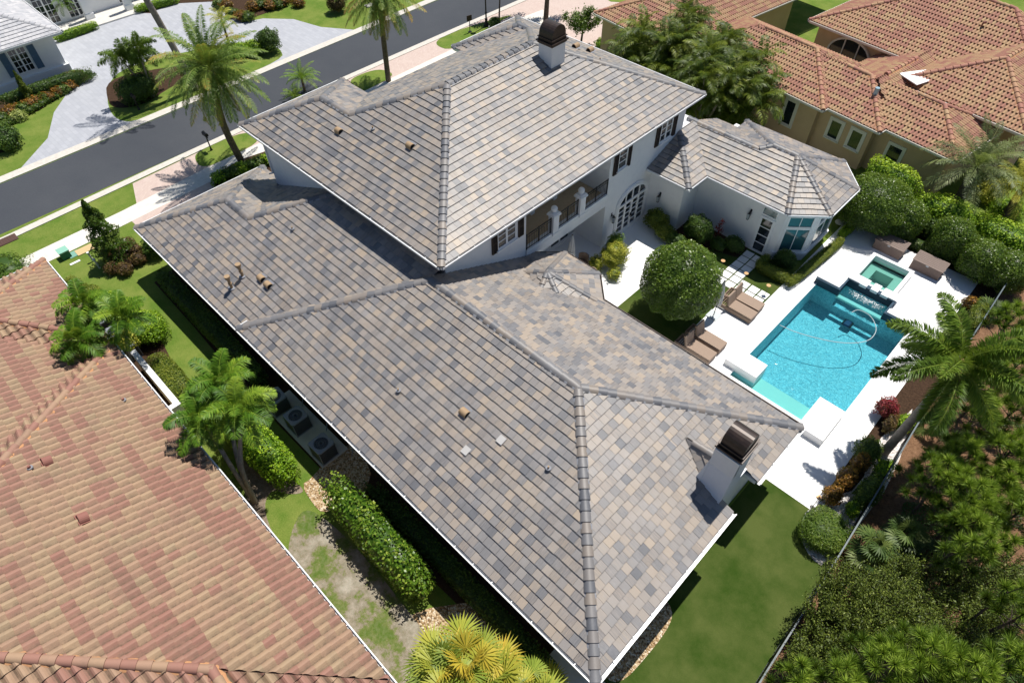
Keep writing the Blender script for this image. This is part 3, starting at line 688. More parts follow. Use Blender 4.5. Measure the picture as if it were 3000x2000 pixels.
g = MB(); gutter(g, (5, 1.0), (-26.2, 1.0), (0, 1), ZR, .12); gutter(g, (-26.75, 1.0), (-34.2, 1.0), (0, 1), ZR, .12); gutter(g, (-26.2, 1.0), (-26.2, -.15), (-1, 0), ZR, .1); gutter(g, (-34.2, 1), (-34.2, -8), (-1, 0), ZR, .1); g.build('gutter', METAL_W, H2)
MB().box(-25.8, 4.5, -6, .45, 0, 2.85).box(-33.8, -27.2, -8, .45, 0, 2.85).box(-27.2, -25.8, -6, -.6, 0, 2.85).build('wall', TAN, H2)
def ronplane(x, y):
    d = fwd*F+rgt*(x-1500)+upv*(1000-y); t = (ZR+SR*1.0-CAM_H)/(d[2]+SR*d[1]); return (float(t*d[0]), float(t*d[1]), float(CAM_H+t*d[2]))
for (x, y) in ((157, 1352), (263, 1517)):
    p = ronplane(x, y); hood_vent(H2, (p[0], p[1], p[2]+.13), R(90), .19, .3, VENTR, tilt=(0, -math.atan(SR), R(-90)))
for (x, y) in ((92, 1373), (365, 1175)): p = ronplane(x, y); pipe_vent(H2, (p[0], p[1], p[2]+.06), .14, .05, VENTR)

# ================================================================== TAN NEIGHBOUR (far right)
H3 = thing('tan_house', 'tan stucco house with tan and rose barrel tile hip roofs at the upper right', 'house', (-9.2, 42.0, 0), R(-8))
ZQ, SQ = 3.2, .42
for (x0, x1, y0, y1, ze, faces, clips, hips, span, gt) in (
    (-22.9, -14.8, -3.1, 20, ZQ, 'SEW', {'E': [(0, 1, 12)]}, ('SW', 'SE'), None, 'SE'),
    (-15.0, -3.2, -1.6, 5.6, ZQ, 'SNEW', {}, ('SE',), (0.1, 1), ''),
    (-9.5, .45, -1.12, 5.12, ZQ, 'SNE', {}, ('SE',), (.55, 1), ''),
    (-5.0, 4.9, -.5, 5.3, ZQ, 'SNE', {}, ('SE', 'NE'), (.6, 1), ''),
    (-5.3, .9, -1.1, 14, ZQ, 'WE', {'W': [(0, -1, -1.5)], 'E': [(0, -1, -1.2)]}, (), (0.1, .5), ''),
    (-10.7, 6.0, 7.0, 19.2, 4.0, 'SEW', {}, ('SW', 'SE'), None, 'SW'),
    (-1.9, 6.5, 3.7, 16, 4.0, 'SEW', {}, ('SW', 'SE'), (0, .5), 'SE')):
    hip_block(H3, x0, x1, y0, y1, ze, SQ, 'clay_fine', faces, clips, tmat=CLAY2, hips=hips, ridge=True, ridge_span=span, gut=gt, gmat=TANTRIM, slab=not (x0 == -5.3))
g = MB(); gutter(g, (-15, -1.6), (-3.1, -1.6), (0, -1), ZQ, .12); gutter(g, (-3.2, -1.6), (-3.2, -1.12), (1, 0), ZQ, .12); gutter(g, (-3.08, -1.12), (.56, -1.12), (0, -1), ZQ, .12); gutter(g, (.45, -1.12), (.45, -.5), (1, 0), ZQ, .12); gutter(g, (.57, -.5), (4.9, -.5), (0, -1), ZQ, .12); gutter(g, (4.9, -.5), (4.9, 5), (1, 0), ZQ, .12); g.build('gutter', TANTRIM, H3)
MB().box(-22.4, -15.3, -2.6, 12, 0, 3.05).box(-15.3, -3.75, -1.1, 5, 0, 3.05).box(-3.75, -.1, -.6, 5, 0, 3.05).box(-.1, 4.4, .0, 5.5, 0, 3.05).box(-10.1, 5.5, 7.6, 16, 0, 3.85).box(-1.4, 6.0, 5.5, 7.6, 0, 3.85).build('wall', TAN, H3)
window(H3, (-5.62, -1.1, 1.0), 0, .62, 1.55, 1, 1, frame=TANTRIM, surround=.14)
for xc in (-2.45, -.95): window(H3, (xc, -.6, 1.25), 0, .68, 1.1, 1, 1, frame=TANTRIM, surround=.14)
window(H3, (1.4, 0, .3), 0, .8, 1.9, 1, 1, frame=TANTRIM, surround=.12)
# arched dark window to the inner court
n = 16; cx0, cw = -7.2, 1.6
aw = MB().extr([(cx0-cw*math.cos(math.pi*k/n), 7.56, 2.4+1.15*math.sin(math.pi*k/n)) for k in range(n+1)]+[(cx0+cw, 7.56, .3), (cx0-cw, 7.56, .3)], (0, .05, 0)).build('window', GLASS, H3)
f = MB()
for k in range(n): f.bar((cx0-(cw+.06)*math.cos(math.pi*k/n), 7.53, 2.4+1.22*math.sin(math.pi*k/n)), (cx0-(cw+.06)*math.cos(math.pi*(k+1)/n), 7.53, 2.4+1.22*math.sin(math.pi*(k+1)/n)), .09)
f.box(cx0-.6, cx0-.52, 7.5, 7.56, .3, 3.45).box(cx0+.52, cx0+.6, 7.5, 7.56, .3, 3.45).build('window_frame', TANTRIM, aw)
MB().bar((-1.55, .9, 4.0), (-1.55, .9, 4.55), .14, seg=16).build('roof_vent', mat('galvanised_vent', (.35, .5, .58), .3, metal=.3), H3)
MB().bar((-.9, 11.0, 5.55), (-.9, 11.0, 6.0), .05, seg=10).bar((-.9, 11.0, 6.0), (-.75, 11.1, 6.05), .09, seg=10).build('roof_vent', VENTR, H3)
MB().bar((.5, 1.4, 3.9), (.5, 1.4, 4.2), .04, seg=8).build('vent_pipe', VENTR, H3)
# bare white membrane patch between two slopes
MB().prism([(-1.9, 3.9), (-.35, 3.4), (.1, 5.8), (-.5, 6.9)], 4.36, 4.41).build('roof_membrane', TRIM, H3)

# ================================================================== WHITE HOUSE ACROSS THE ROAD
H4 = thing('grey_roofed_house', 'white house with pale grey roof and blue grey shutters across the road', 'house')
hip_block(H4, -76, -60.0, -6, 12.0, 3.1, .45, 'pale', 'NE', hips=('NE',), ridge=False, gut='NE', gmat=TRIM)
MB().box(-75, -60.75, -5, 11.35, 0, 3.0).build('wall', WHITE, H4)
MB().box(-60.75, -60.6, -5, 11.5, .0, .55).box(-61.6, -60.75, 11.35, 11.5, 0, .55).build('plinth', WHITE, H4)
for yc in (8.6, 4.6, .6):
    window(H4, (-60.75, yc, .95), A90, 1.15, 1.75, 2, 4, leaves=2, sill=False)
    shutter(H4, (-60.75, yc-1.0, .85), A90, .5, 1.95, BLUESH); shutter(H4, (-60.75, yc+1.0, .85), A90, .5, 1.95, BLUESH)
    MB().box(-60.75, -60.68, yc-.75, yc+.75, 2.84, 2.92).box(-60.75, -60.64, yc-.08, yc+.08, 2.78, 2.97).build('lintel', TRIM, H4)
MB().box(-90, -69.8, 12.1, 34, 0, 6).build('wall', WHITE, H4)
MB().box(-69.8, -67.0, 11.9, 24, 0, .12).build('porch_floor', CONC, H4)
for (x, y) in ((270, 60), (386, 33), (152, 70), (500, -8)):
    p = at(x, y, 0); MB().box(p[0]-.42, p[0]+.02, p[1]-.32, p[1]+.32, 0, 4.2).box(p[0]-.47, p[0]+.07, p[1]-.37, p[1]+.37, 0.005, .55).build('column', WHITE, H4)
for yc in (13.6, 16.0, 20.4): window(H4, (-69.8, yc, .3), A90, 1.5, 2.5, 2, 5, leaves=2, name='door', sill=False)

# ================================================================== GROUND
def ground_mat(name, stops, scale, detail=10, bumpd=.02, rough=.95, scale2=None, stops2=None, f2=.35, bs=None):
    m = bpy.data.materials.new(name); m.use_nodes = True; t = m.node_tree; b = t.nodes['Principled BSDF']; b.inputs['Roughness'].default_value = rough
    b.inputs['Specular IOR Level'].default_value = .15
    tc = t.nodes.new('ShaderNodeTexCoord'); n = noise_node(t, tc.outputs['Object'], scale, detail, .7); c = ramp(t, n.outputs['Fac'], stops)
    if scale2:
        n2 = noise_node(t, tc.outputs['Object'], scale2, 6, .65); c = mixc(t, f2, c, ramp(t, n2.outputs['Fac'], stops2))
    t.links.new(c, b.inputs['Base Color'])
    nb = noise_node(t, tc.outputs['Object'], bs or scale*3, 4, .7); bp = t.nodes.new('ShaderNodeBump'); bp.inputs['Strength'].default_value = .7; bp.inputs['Distance'].default_value = bumpd
    t.links.new(nb.outputs['Fac'], bp.inputs['Height']); t.links.new(bp.outputs[0], b.inputs['Normal']); return m
LAWN = ground_mat('lawn_grass', [(.32, (.055, .11, .012)), (.5, (.125, .20, .028)), (.68, (.25, .32, .07))], 22, 12, .05, .95, .7, [(.35, (.07, .15, .015)), (.65, (.25, .27, .07))], .5, 45)
TURF = ground_mat('artificial_turf', [(.35, (.020, .043, .005)), (.7, (.052, .082, .012))], 30, 8, .02, .95, .45, [(.35, (.03, .07, .006)), (.62, (.12, .145, .04))], .55, 60)
SOIL = ground_mat('bare_sandy_soil', [(.3, (.12, .085, .06)), (.5, (.24, .19, .14)), (.75, (.40, .34, .27))], 2.2, 12, .03, .95, 9, [(.4, (.14, .10, .07)), (.7, (.42, .36, .29))], .4, 30)
MULCH = ground_mat('pine_mulch', [(.3, (.09, .045, .025)), (.55, (.24, .135, .075)), (.8, (.38, .24, .15))], 3.2, 12, .06, .95, 12, [(.35, (.08, .04, .022)), (.7, (.34, .2, .12))], .45, 25)
BEDMAT = ground_mat('dark_bed_mulch', [(.3, (.025, .014, .009)), (.7, (.085, .05, .03))], 9, 10, .04)
ASPH = ground_mat('asphalt_surface', [(.3, (.048, .055, .067)), (.7, (.078, .085, .098))], 9, 10, .006, .85, .12, [(.3, (.046, .052, .064)), (.62, (.075, .08, .09)), (.8, (.14, .13, .115))], .55, 90)
KERBM = ground_mat('kerb_concrete', [(.3, (.50, .47, .42)), (.7, (.64, .61, .56))], 5, 8, .01)
WALKM = ground_mat('sidewalk_concrete', [(.3, (.60, .57, .51)), (.7, (.74, .71, .66))], 3, 8, .01)
def voro_gravel(name, stops, scale, dist):
    m = bpy.data.materials.new(name); m.use_nodes = True; t = m.node_tree; b = t.nodes['Principled BSDF']; b.inputs['Roughness'].default_value = .85
    tc = t.nodes.new('ShaderNodeTexCoord'); v = t.nodes.new('ShaderNodeTexVoronoi'); v.inputs['Scale'].default_value = scale; t.links.new(tc.outputs['Object'], v.inputs['Vector'])
    sp = t.nodes.new('ShaderNodeSeparateColor'); t.links.new(v.outputs['Color'], sp.inputs[0]); t.links.new(ramp(t, sp.outputs[0], stops), b.inputs['Base Color'])
    bp = t.nodes.new('ShaderNodeBump'); bp.invert = True; bp.inputs['Strength'].default_value = 1; bp.inputs['Distance'].default_value = dist; t.links.new(v.outputs['Distance'], bp.inputs['Height']); t.links.new(bp.outputs[0], b.inputs['Normal']); return m
GRAVEL = voro_gravel('tan_river_gravel', [(0, (.16, .09, .04)), (.4, (.42, .28, .14)), (.75, (.58, .44, .28)), (1, (.75, .68, .55))], 17, .05)
WGRAVEL = voro_gravel('white_pebbles', [(0, (.45, .38, .34)), (.4, (.74, .70, .67)), (1, (.85, .84, .83))], 14, .06)
def paver_mat(name, c1, c2, c3, sx, sy, mortar, rot=0, msz=.012, var=.6):
    m = bpy.data.materials.new(name); m.use_nodes = True; t = m.node_tree; b = t.nodes['Principled BSDF']; b.inputs['Roughness'].default_value = .8
    tc = t.nodes.new('ShaderNodeTexCoord'); mp = t.nodes.new('ShaderNodeMapping'); mp.inputs['Rotation'].default_value = (0, 0, rot); t.links.new(tc.outputs['Object'], mp.inputs[0])
    br = t.nodes.new('ShaderNodeTexBrick'); br.inputs['Color1'].default_value = (*c1, 1); br.inputs['Color2'].default_value = (*c2, 1); br.inputs['Mortar'].default_value = (*mortar, 1)
    br.inputs['Scale'].default_value = 1; br.inputs['Brick Width'].default_value = sx; br.inputs['Row Height'].default_value = sy; br.inputs['Mortar Size'].default_value = msz; br.inputs['Mortar Smooth'].default_value = .3
    t.links.new(mp.outputs[0], br.inputs['Vector']); n = noise_node(t, tc.outputs['Object'], 1.5, 8, .7)
    c = mixc(t, var, br.outputs['Color'], ramp(t, n.outputs['Fac'], [(.35, c2), (.65, c3)])); t.links.new(c, b.inputs['Base Color'])
    bp = t.nodes.new('ShaderNodeBump'); bp.inputs['Strength'].default_value = .4; bp.inputs['Distance'].default_value = .01; bp.invert = True; t.links.new(br.outputs['Fac'], bp.inputs['Height']); t.links.new(bp.outputs[0], b.inputs['Normal']); return m
DRIVE = paver_mat('pale_grey_pavers', (.33, .345, .385), (.40, .415, .455), (.47, .48, .51), .62, .31, (.29, .30, .335), 0, .012, .3)
PINK = paver_mat('pink_clay_pavers', (.46, .34, .30), (.54, .43, .38), (.60, .50, .45), .22, .11, (.42, .33, .29), R(45), .006, .45)
DECK = paver_mat('white_marble_pavers', (.80, .80, .80), (.84, .84, .84), (.86, .86, .86), .6, .4, (.72, .72, .73), 0, .004, .5)

gm = bmesh.new()
xs, ys = [-500, -6.2, -5.02, -2.48, -1.1, 350], [-350, 21.05, 30.15, 31.45, 33.8, 500]
gv = [[gm.verts.new((x, y, 0)) for y in ys] for x in xs]
for i in range(5):
    for j in range(5):
        if (1 <= i <= 3 and j == 1) or (i == 2 and j in (2, 3)): continue
        gm.faces.new((gv[i][j], gv[i+1][j], gv[i+1][j+1], gv[i][j+1]))
me = bpy.data.meshes.new('ground'); gm.to_mesh(me); gm.free(); link('ground', me, LAWN)['kind'] = 'structure'
Z = [0.0]
def lay(name, pts, m, z, **k): return sheet(name, pts, z, m, **k)
# road frame: runs along y, slightly turned
def rx(x0, y): return x0-.030*(y-5)      # the road drifts towards -x with y
road = [(rx(-49.0, y)+.3, y) for y in (-120, 200)]
lay('road', [(-48.55, -120), (-42.45, -120), (-43.2, 16.5), (-43.85, 26), (-43.85, 42), (-43.9, 200), (-50.3, 200), (-49.35, 40), (-49.0, 23), (-48.65, 11), (-48.5, 2)], ASPH, .004)
def kerb(name, line, wdt, side, h=.05):
    mb = MB(); n = len(line)
    for i in range(n-1):
        a, b = line[i], line[i+1]; mb.prism([a, b, (b[0]+side*wdt, b[1]), (a[0]+side*wdt, a[1])], -.05, h)
    o = mb.build(name, KERBM); o['kind'] = 'structure'; return o
kerb('kerb', [(-42.45, -120), (-42.7, .5), (-43.0, 9.4), (-43.2, 16.5), (-43.8, 25.6), (-43.85, 35.4), (-43.85, 120)], .55, 1)
kerb('kerb', [(-48.5, -120), (-48.55, 2), (-48.7, 11.2), (-49.0, 22.7), (-49.4, 40.4), (-50, 120)], .75, -1)
# near side: pink pavers, grass islands, walk
lay('driveway', [(-42.3, 8), (-42.7, 17), (-43.3, 27), (-43.35, 37), (-43.4, 75), (-39, 75), (-40.4, 36), (-40.4, 28), (-40.1, 14), (-40.0, 7.2)], PINK, .008)
lay('pavement', [(-39.8, -60), (-39.95, .1), (-40.0, 6.2), (-40.4, 11.9), (-40.45, 16), (-40.9, 26.1), (-41.1, 34.6), (-41.3, 75), (-39.6, 75), (-39.4, 34), (-39.2, 26), (-39.0, 16.2), (-38.8, 11.2), (-38.6, 6.2), (-38.55, 4), (-38.5, .1), (-38.3, -60)], WALKM, .016)
lay('driveway', px([(386, 648), (420, 560), (640, 500), (600, 640), (440, 700)]), PINK, .012)
lay('lawn', smooth_poly(px([(-400, 900), (33, 703), (150, 650), (270, 592), (330, 590), (357, 618), (200, 693), (52, 763), (-400, 985)]), 1), LAWN, .020)
for p in ([(566, 460), (590, 440), (723, 381), (770, 410), (685, 456), (592, 498)], [(1013, 239), (1082, 208), (1127, 204), (1160, 222), (1079, 262), (1062, 269)], [(1276, 121), (1323, 95), (1496, 42), (1530, 50), (1400, 115), (1318, 148), (1282, 137)]):
    lay('lawn', smooth_poly(px(p), 2), LAWN, .020)
lay('driveway', px([(1440, 78), (1530, 30), (1640, -60), (1990, -60), (1800, 60), (1795, 170), (1650, 140)]), PINK, .024)
lay('pavement', px([(1530, 52), (1590, 30), (1625, 62), (1560, 90)]), WALKM, .028)
lay('lawn', smooth_poly(px([(1700, -80), (1760, 5), (1880, 12), (2000, -80)]), 1), LAWN, .028)
# far side driveway loop with planted island
lay('driveway', smooth_poly(px([(53, 502), (140, 405), (158, 330), (205, 262), (272, 226), (240, 205), (200, 205), (150, 116), (285, 77), (385, 36), (700, -60), (800, -60), (707, 68), (770, 55), (860, 57), (940, 80), (1036, 88), (830, 178), (700, 230), (400, 358)]), 0), DRIVE, .008)
lay('lawn', smooth_poly(px([(312, 280), (322, 330), (352, 356), (401, 357), (600, 270), (832, 174), (822, 145), (800, 135), (700, 120), (560, 150), (420, 180), (330, 220)]), 2), LAWN, .012)
lay('flower_bed', smooth_poly(px([(0, 335), (60, 350), (140, 312), (175, 270), (272, 226), (225, 200), (100, 240), (0, 290), (-200, 400), (-200, 420)]), 1), BEDMAT, .016)
lay('flower_bed', smooth_poly(px([(310, 235), (314, 300), (345, 322), (430, 305), (480, 268), (560, 225), (600, 205), (560, 190), (440, 205)]), 2), BEDMAT, .016)
lay('flower_bed', smooth_poly(px([(-20, 380), (30, 385), (52, 415), (30, 440), (-20, 455)]), 2), BEDMAT, .016)
lay('flower_bed', px([(385, 36), (400, 0), (560, -40), (640, -40), (640, 5), (500, 12), (440, 40), (404, 38)]), BEDMAT, .012)
lay('flower_bed', smooth_poly(px([(640, 0), (700, 55), (760, 50), (860, 0), (900, -40), (640, -60)]), 1), BEDMAT, .016)
lay('flower_bed', px([(150, 116), (285, 79), (270, 40), (160, 60)]), BEDMAT, .012)
lay('flower_bed', smooth_poly(px([(620, 520), (700, 470), (790, 440), (840, 420), (780, 560), (640, 560)]), 1), BEDMAT, .024)
lay('flower_bed', smooth_poly(px([(315, 740), (330, 790), (380, 795), (415, 765), (410, 725), (370, 705)]), 2), BEDMAT, .012)
# side yard between the houses
lay('flower_bed', smooth_poly(px([(452, 960), (480, 1010), (520, 1090), (620, 1180), (560, 1250), (300, 1050), (230, 880), (290, 880)]), 1), BEDMAT, .008)
lay('flower_bed', [(-32.8, 5.98), (-32.5, 4.7), (-28, 4.6), (-21, 4.3), (-14, 4.35), (-3, 4.7), (-3, 5.98)], BEDMAT, .012)
WORN = ground_mat('worn_lawn', [(.42, (.07, .14, .015)), (.48, (.13, .17, .04)), (.515, (.25, .21, .17)), (.64, (.44, .40, .35))], .62, 14, .03, .95, 7, [(.4, (.10, .12, .03)), (.7, (.34, .28, .2))], .3, 35)
lay('worn_lawn', smooth_poly(px([(890, 1480), (970, 1530), (1080, 1640), (1220, 1820), (1330, 1960), (1330, 2120), (1180, 2150), (1000, 1900), (840, 1660), (850, 1560)]), 2), WORN, .008)
lay('bare_soil', smooth_poly(px([(690, 1260), (780, 1330), (850, 1400), (900, 1440), (850, 1450), (790, 1430), (770, 1500), (830, 1620), (980, 1800), (1130, 2000), (1250, 2150), (1080, 2150), (900, 1800), (760, 1560), (700, 1400)]), 2), SOIL, .012)
lay('gravel_path', smooth_poly(px([(882, 1420), (915, 1400), (968, 1330), (1050, 1290), (1100, 1420), (990, 1490), (945, 1502), (920, 1480)]), 1), GRAVEL, .016)
lay('gravel_path', px([(1205, 1800), (1260, 1780), (1400, 1760), (1500, 1850), (1400, 1960), (1330, 1960)]), GRAVEL, .016)
# AC pad
o = MB().box(-20.7, -16.05, 4.4, 5.75, -.05, .10).build('ac_pad', CONC); o['kind'] = 'structure'
# back garden: artificial turf, gravel strips
lay('artificial_turf', [(-4.5, 2.5), (1.95, 2.5), (1.9, 12.7), (1.75, 17.6), (-2.4, 17.5), (-2.4, 5.0)], TURF, .008)
lay('gravel_bed', smooth_poly([(-2.45, 6.5), (-1.5, 6.5), (-1.38, 8.2), (-1.42, 9.6), (-1.75, 10.1), (-2.45, 10.2)], 2), GRAVEL, .012)
lay('pebble_bed', smooth_poly(px([(2345, 1580), (2350, 1510), (2385, 1480), (2420, 1460), (2520, 1430), (2560, 1300), (2650, 1220), (2680, 1190), (2620, 1400), (2500, 1560), (2415, 1662), (2375, 1635)]), 1), WGRAVEL, .012)
lay('artificial_turf', [(-12.9, 18.0), (-9.15, 18.0), (-9.15, 24.75), (-7.45, 24.75), (-7.45, 28.6), (-8.6, 29.8), (-15.5, 29.9), (-15.5, 27.3), (-12.9, 27.3)], TURF, .008)
lay('flower_bed', [(-14.3, 28.2), (-14.3, 27.2), (-13.2, 26.7), (-12.6, 28.0), (-10.4, 28.7), (-10.4, 29.85), (-14.3, 29.85)], BEDMAT, .012)
lay('patio', [(-18.6, 17.6), (-12.88, 17.6), (-12.88, 26.2), (-14.2, 27.2), (-14.3, 28.15), (-16.6, 28.15), (-16.55, 24), (-18.6, 24)], DECK, .016)
# stepping stones set in the turf
SLAB = mat('white_paving_slab', (.82, .82, .81), .8, (3, (.76, .76, .76), .4, .8))
k_ = 0
proto = None
cells = [(c, r_) for r_ in range(4) for c in (0, 1)]+[(c, r_) for r_ in (4, 5) for c in (-1, 0, 1, 2, 3, 4)]+[(-1, 6), (0, 6), (-2, 5), (-2, 6)]
for c, r_ in cells:
    x, y = -10.08+.575*c+random.uniform(-.012, .012), 29.35-.575*r_+random.uniform(-.012, .012)
    if proto is None:
        proto = MB().box(-.25, .25, -.25, .25, 0, .04).build('stepping_stone', SLAB, bevel=.008); o = proto
    else: o = proto.copy(); COL.objects.link(o)
    o.location = (x, y, .006); o.rotation_euler = (0, 0, random.uniform(-.02, .02))
    prop(o, 'square white stone slab laid in a grid in the turf between bay door and pool', 'paving slab', 'stepping stones in the turf')

# ---- pool deck with real openings for pool and spa
px0, px1, py0, py1 = -6.15, -1.15, 21.1, 30.1
deckp = MB()
def dbox(x0, x1, y0, y1, z1=.02): deckp.box(x0, x1, y0, y1, -.12, z1)
XL, XR = -9.15, .15
dbox(XL, px0, 17.3, 24.75); dbox(-7.45, px0, 24.75, 36.0)
dbox(px1, XR, 17.3, 36.0)
dbox(px0, px1, 17.3, 21.1); dbox(px0, -5.0, 30.1, 36.0); dbox(-2.5, px1, 30.1, 36.0); dbox(-5.0, -4.75, 31.2, 36.0); dbox(-2.85, -2.5, 31.2, 36.0); dbox(-4.75, -2.85, 33.75, 36.0)
o = deckp.build('pool_deck', DECK); o['kind'] = 'structure'
POOLP = bpy.data.materials.new('ripple_painted_plaster'); POOLP.use_nodes = True
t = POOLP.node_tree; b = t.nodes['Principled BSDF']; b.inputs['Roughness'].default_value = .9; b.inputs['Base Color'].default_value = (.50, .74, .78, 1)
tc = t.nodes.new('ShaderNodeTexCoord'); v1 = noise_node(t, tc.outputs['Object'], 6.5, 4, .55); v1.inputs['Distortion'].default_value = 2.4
t.links.new(ramp(t, v1.outputs['Fac'], [(.36, (.36, .60, .68)), (.49, (.50, .74, .80)), (.55, (.86, .96, .96)), (.63, (.52, .76, .82))]), b.inputs['Base Color'])  # rippling water light painted into the plaster colour as a pale net
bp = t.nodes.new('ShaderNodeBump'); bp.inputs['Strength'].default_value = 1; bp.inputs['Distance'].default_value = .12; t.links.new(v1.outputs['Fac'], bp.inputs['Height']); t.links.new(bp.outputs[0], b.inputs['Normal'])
POOLT = paver_mat('dark_blue_mosaic', (.015, .035, .07), (.04, .10, .15), (.03, .07, .11), .05, .05, (.02, .04, .06), 0, .004, .2)
WATER = bpy.data.materials.new('pool_water'); WATER.use_nodes = True; t = WATER.node_tree; t.nodes.remove(t.nodes['Principled BSDF']); out = t.nodes['Material Output']
tr = t.nodes.new('ShaderNodeBsdfTransparent'); tr.inputs[0].default_value = (.40, .77, .84, 1)
gl = t.nodes.new('ShaderNodeBsdfGlossy'); gl.inputs['Roughness'].default_value = .06; fr = t.nodes.new('ShaderNodeFresnel'); fr.inputs[0].default_value = 1.33
tc = t.nodes.new('ShaderNodeTexCoord'); n1 = noise_node(t, tc.outputs['Object'], 5.5, 4, .6); n1.inputs['Distortion'].default_value = 1.0
bp = t.nodes.new('ShaderNodeBump'); bp.inputs['Strength'].default_value = 1; bp.inputs['Distance'].default_value = .004; t.links.new(n1.outputs['Fac'], bp.inputs['Height'])
t.links.new(bp.outputs[0], gl.inputs['Normal']); t.links.new(bp.outputs[0], fr.inputs['Normal'])
mx = t.nodes.new('ShaderNodeMixShader'); t.links.new(fr.outputs[0], mx.inputs[0]); t.links.new(tr.outputs[0], mx.inputs[1]); t.links.new(gl.outputs[0], mx.inputs[2]); t.links.new(mx.outputs[0], out.inputs[0])
WATER2 = WATER.copy(); WATER2.name = 'spa_water'
for n_ in WATER2.node_tree.nodes:
    if n_.type == 'BSDF_TRANSPARENT': n_.inputs[0].default_value = (.56, .80, .77, 1)
POOL = thing('swimming_pool', 'rectangular turquoise swimming pool set in the white deck', 'pool')
PSHELF = mat('pale_pool_shelf', (.78, .74, .62), .9)
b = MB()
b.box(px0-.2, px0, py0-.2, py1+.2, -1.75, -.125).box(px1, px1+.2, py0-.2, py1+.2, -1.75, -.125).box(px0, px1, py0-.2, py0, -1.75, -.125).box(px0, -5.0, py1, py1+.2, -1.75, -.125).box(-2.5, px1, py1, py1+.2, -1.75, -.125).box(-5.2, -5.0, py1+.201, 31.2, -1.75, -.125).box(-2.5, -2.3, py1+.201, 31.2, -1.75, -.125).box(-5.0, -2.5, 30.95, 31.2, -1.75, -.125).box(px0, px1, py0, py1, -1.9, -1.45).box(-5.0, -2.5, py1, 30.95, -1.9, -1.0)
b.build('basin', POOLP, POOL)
MB().box(px0+.003, px1-.003, py0+.003, py0+1.15, -1.44, -.32).build('sun_shelf', PSHELF, POOL)
MB().box(-5.0, -2.5, 29.95, 30.2, -.34, -.22).build('bench', PSHELF, POOL)
nx_, ny_ = 240, 440
gx, gy = np.meshgrid(np.linspace(px0, px1, nx_), np.linspace(py0, py1, ny_), indexing='ij')
hz = np.zeros_like(gx); rg = np.random.default_rng(3)
for _ in range(60):
    lam = rg.uniform(.14, .5); th = rg.uniform(0, 2*math.pi); hz += lam*.0016*np.sin((gx*math.cos(th)+gy*math.sin(th))*2*math.pi/lam+rg.uniform(0, 6.28))
A = Acc(); A.grid(np.stack([gx, gy, hz-.07], -1)[::-1], nx_, ny_, 0.0); A.quads([[(-5.0, py1, -.07), (-2.5, py1, -.07), (-2.5, 30.95, -.07), (-5.0, 30.95, -.07)]], 0); wobj = A.build('water', WATER, POOL, smooth=True)

# raised tiled wall between pool and spa, platforms at the near end
MB().box(px0-.15, -5.05, 29.85, 30.15, -.1, .34).box(-5.05, -4.95, 29.85, 31.4, -.1, .341).box(-2.55, -2.45, 29.85, 31.0, -.1, .341).box(-2.45, px1+.15, 29.85, 30.15, -.1, .34).box(-5.05, -2.45, 30.95, 31.25, -.1, .36).build('spillway_wall', POOLT, POOL)
for q in ((px0-.2, -5.05, 29.95, 30.35, .34, .40), (-2.45, px1+.2, 29.95, 30.3, .34, .40), (-5.1, -4.4, 31.0, 31.6, .361, .42), (-2.86, -2.4, 31.0, 31.6, .361, .42)): MB().box(*q).build('coping', DECK, POOL)
sp = MB().box(-4.95, -4.75, 31.2, 33.95, -.9, .40).box(-2.85, -2.65, 31.2, 33.95, -.9, .40).box(-4.75, -2.85, 33.75, 33.95, -.9, .40).box(-4.75, -2.85, 31.2, 31.5, -.9, .28)
sp.build('spa_wall', DECK, POOL)
for xc in (-4.2, -3.6, -3.05): MB().box(xc-.19, xc+.19, 30.93, 31.55, .281, .45).build('stepping_pad', TRIM, POOL)
MB().box(-4.75, -2.85, 31.5, 33.75, -.9, -.72).build('spa_floor', mat('spa_plaster', (.55, .66, .62), .9), POOL)
MB().box(-4.748, -2.852, 33.25, 33.748, -.718, -.1).box(-4.748, -4.3, 31.52, 33.249, -.718, -.101).box(-3.3, -2.852, 31.52, 33.249, -.718, -.101).build('spa_bench', mat('spa_bench_plaster', (.42, .55, .50), .9), POOL)
WS = MB(); WS.bm.faces.new([WS.bm.verts.new(q) for q in ((-4.75, 31.5, .16), (-2.85, 31.5, .16), (-2.85, 33.75, .16), (-4.75, 33.75, .16))]); WS.build('spa_water', WATER2, POOL)
for (xa, xb) in ((px0-.6, -5.05), (-2.35, px1+.03)):
    MB().box(xa, xb, 20.4 if xa > -4 else 21.5, 22.55, -.5, .42 if xa > -4 else .40).build('raised_platform', DECK, POOL)
# foam where the spa spills over: one torn sheet of white water
A = Acc()
for k in range(700):
    q = k % 3; c = np.array((RNG.normal((-4.2, -3.65, -3.1)[q], .16), 30.9-abs(RNG.normal(.22, .2)), -.064)); s_ = RNG.uniform(.006, .024); a = RNG.uniform(0, 6.28)
    if -4.9 < c[0] < -2.6 and 30.25 < c[1] < 30.93: A.quads([[c+s_*np.array((math.cos(a+q2), math.sin(a+q2), 0))*RNG.uniform(.5, 1.3)+np.array((0, 0, RNG.uniform(0, .02))) for q2 in (0, 1.57, 3.14, 4.71)]], .5)
fo = A.build('foam', TRIM, POOL); fo['kind'] = 'stuff'
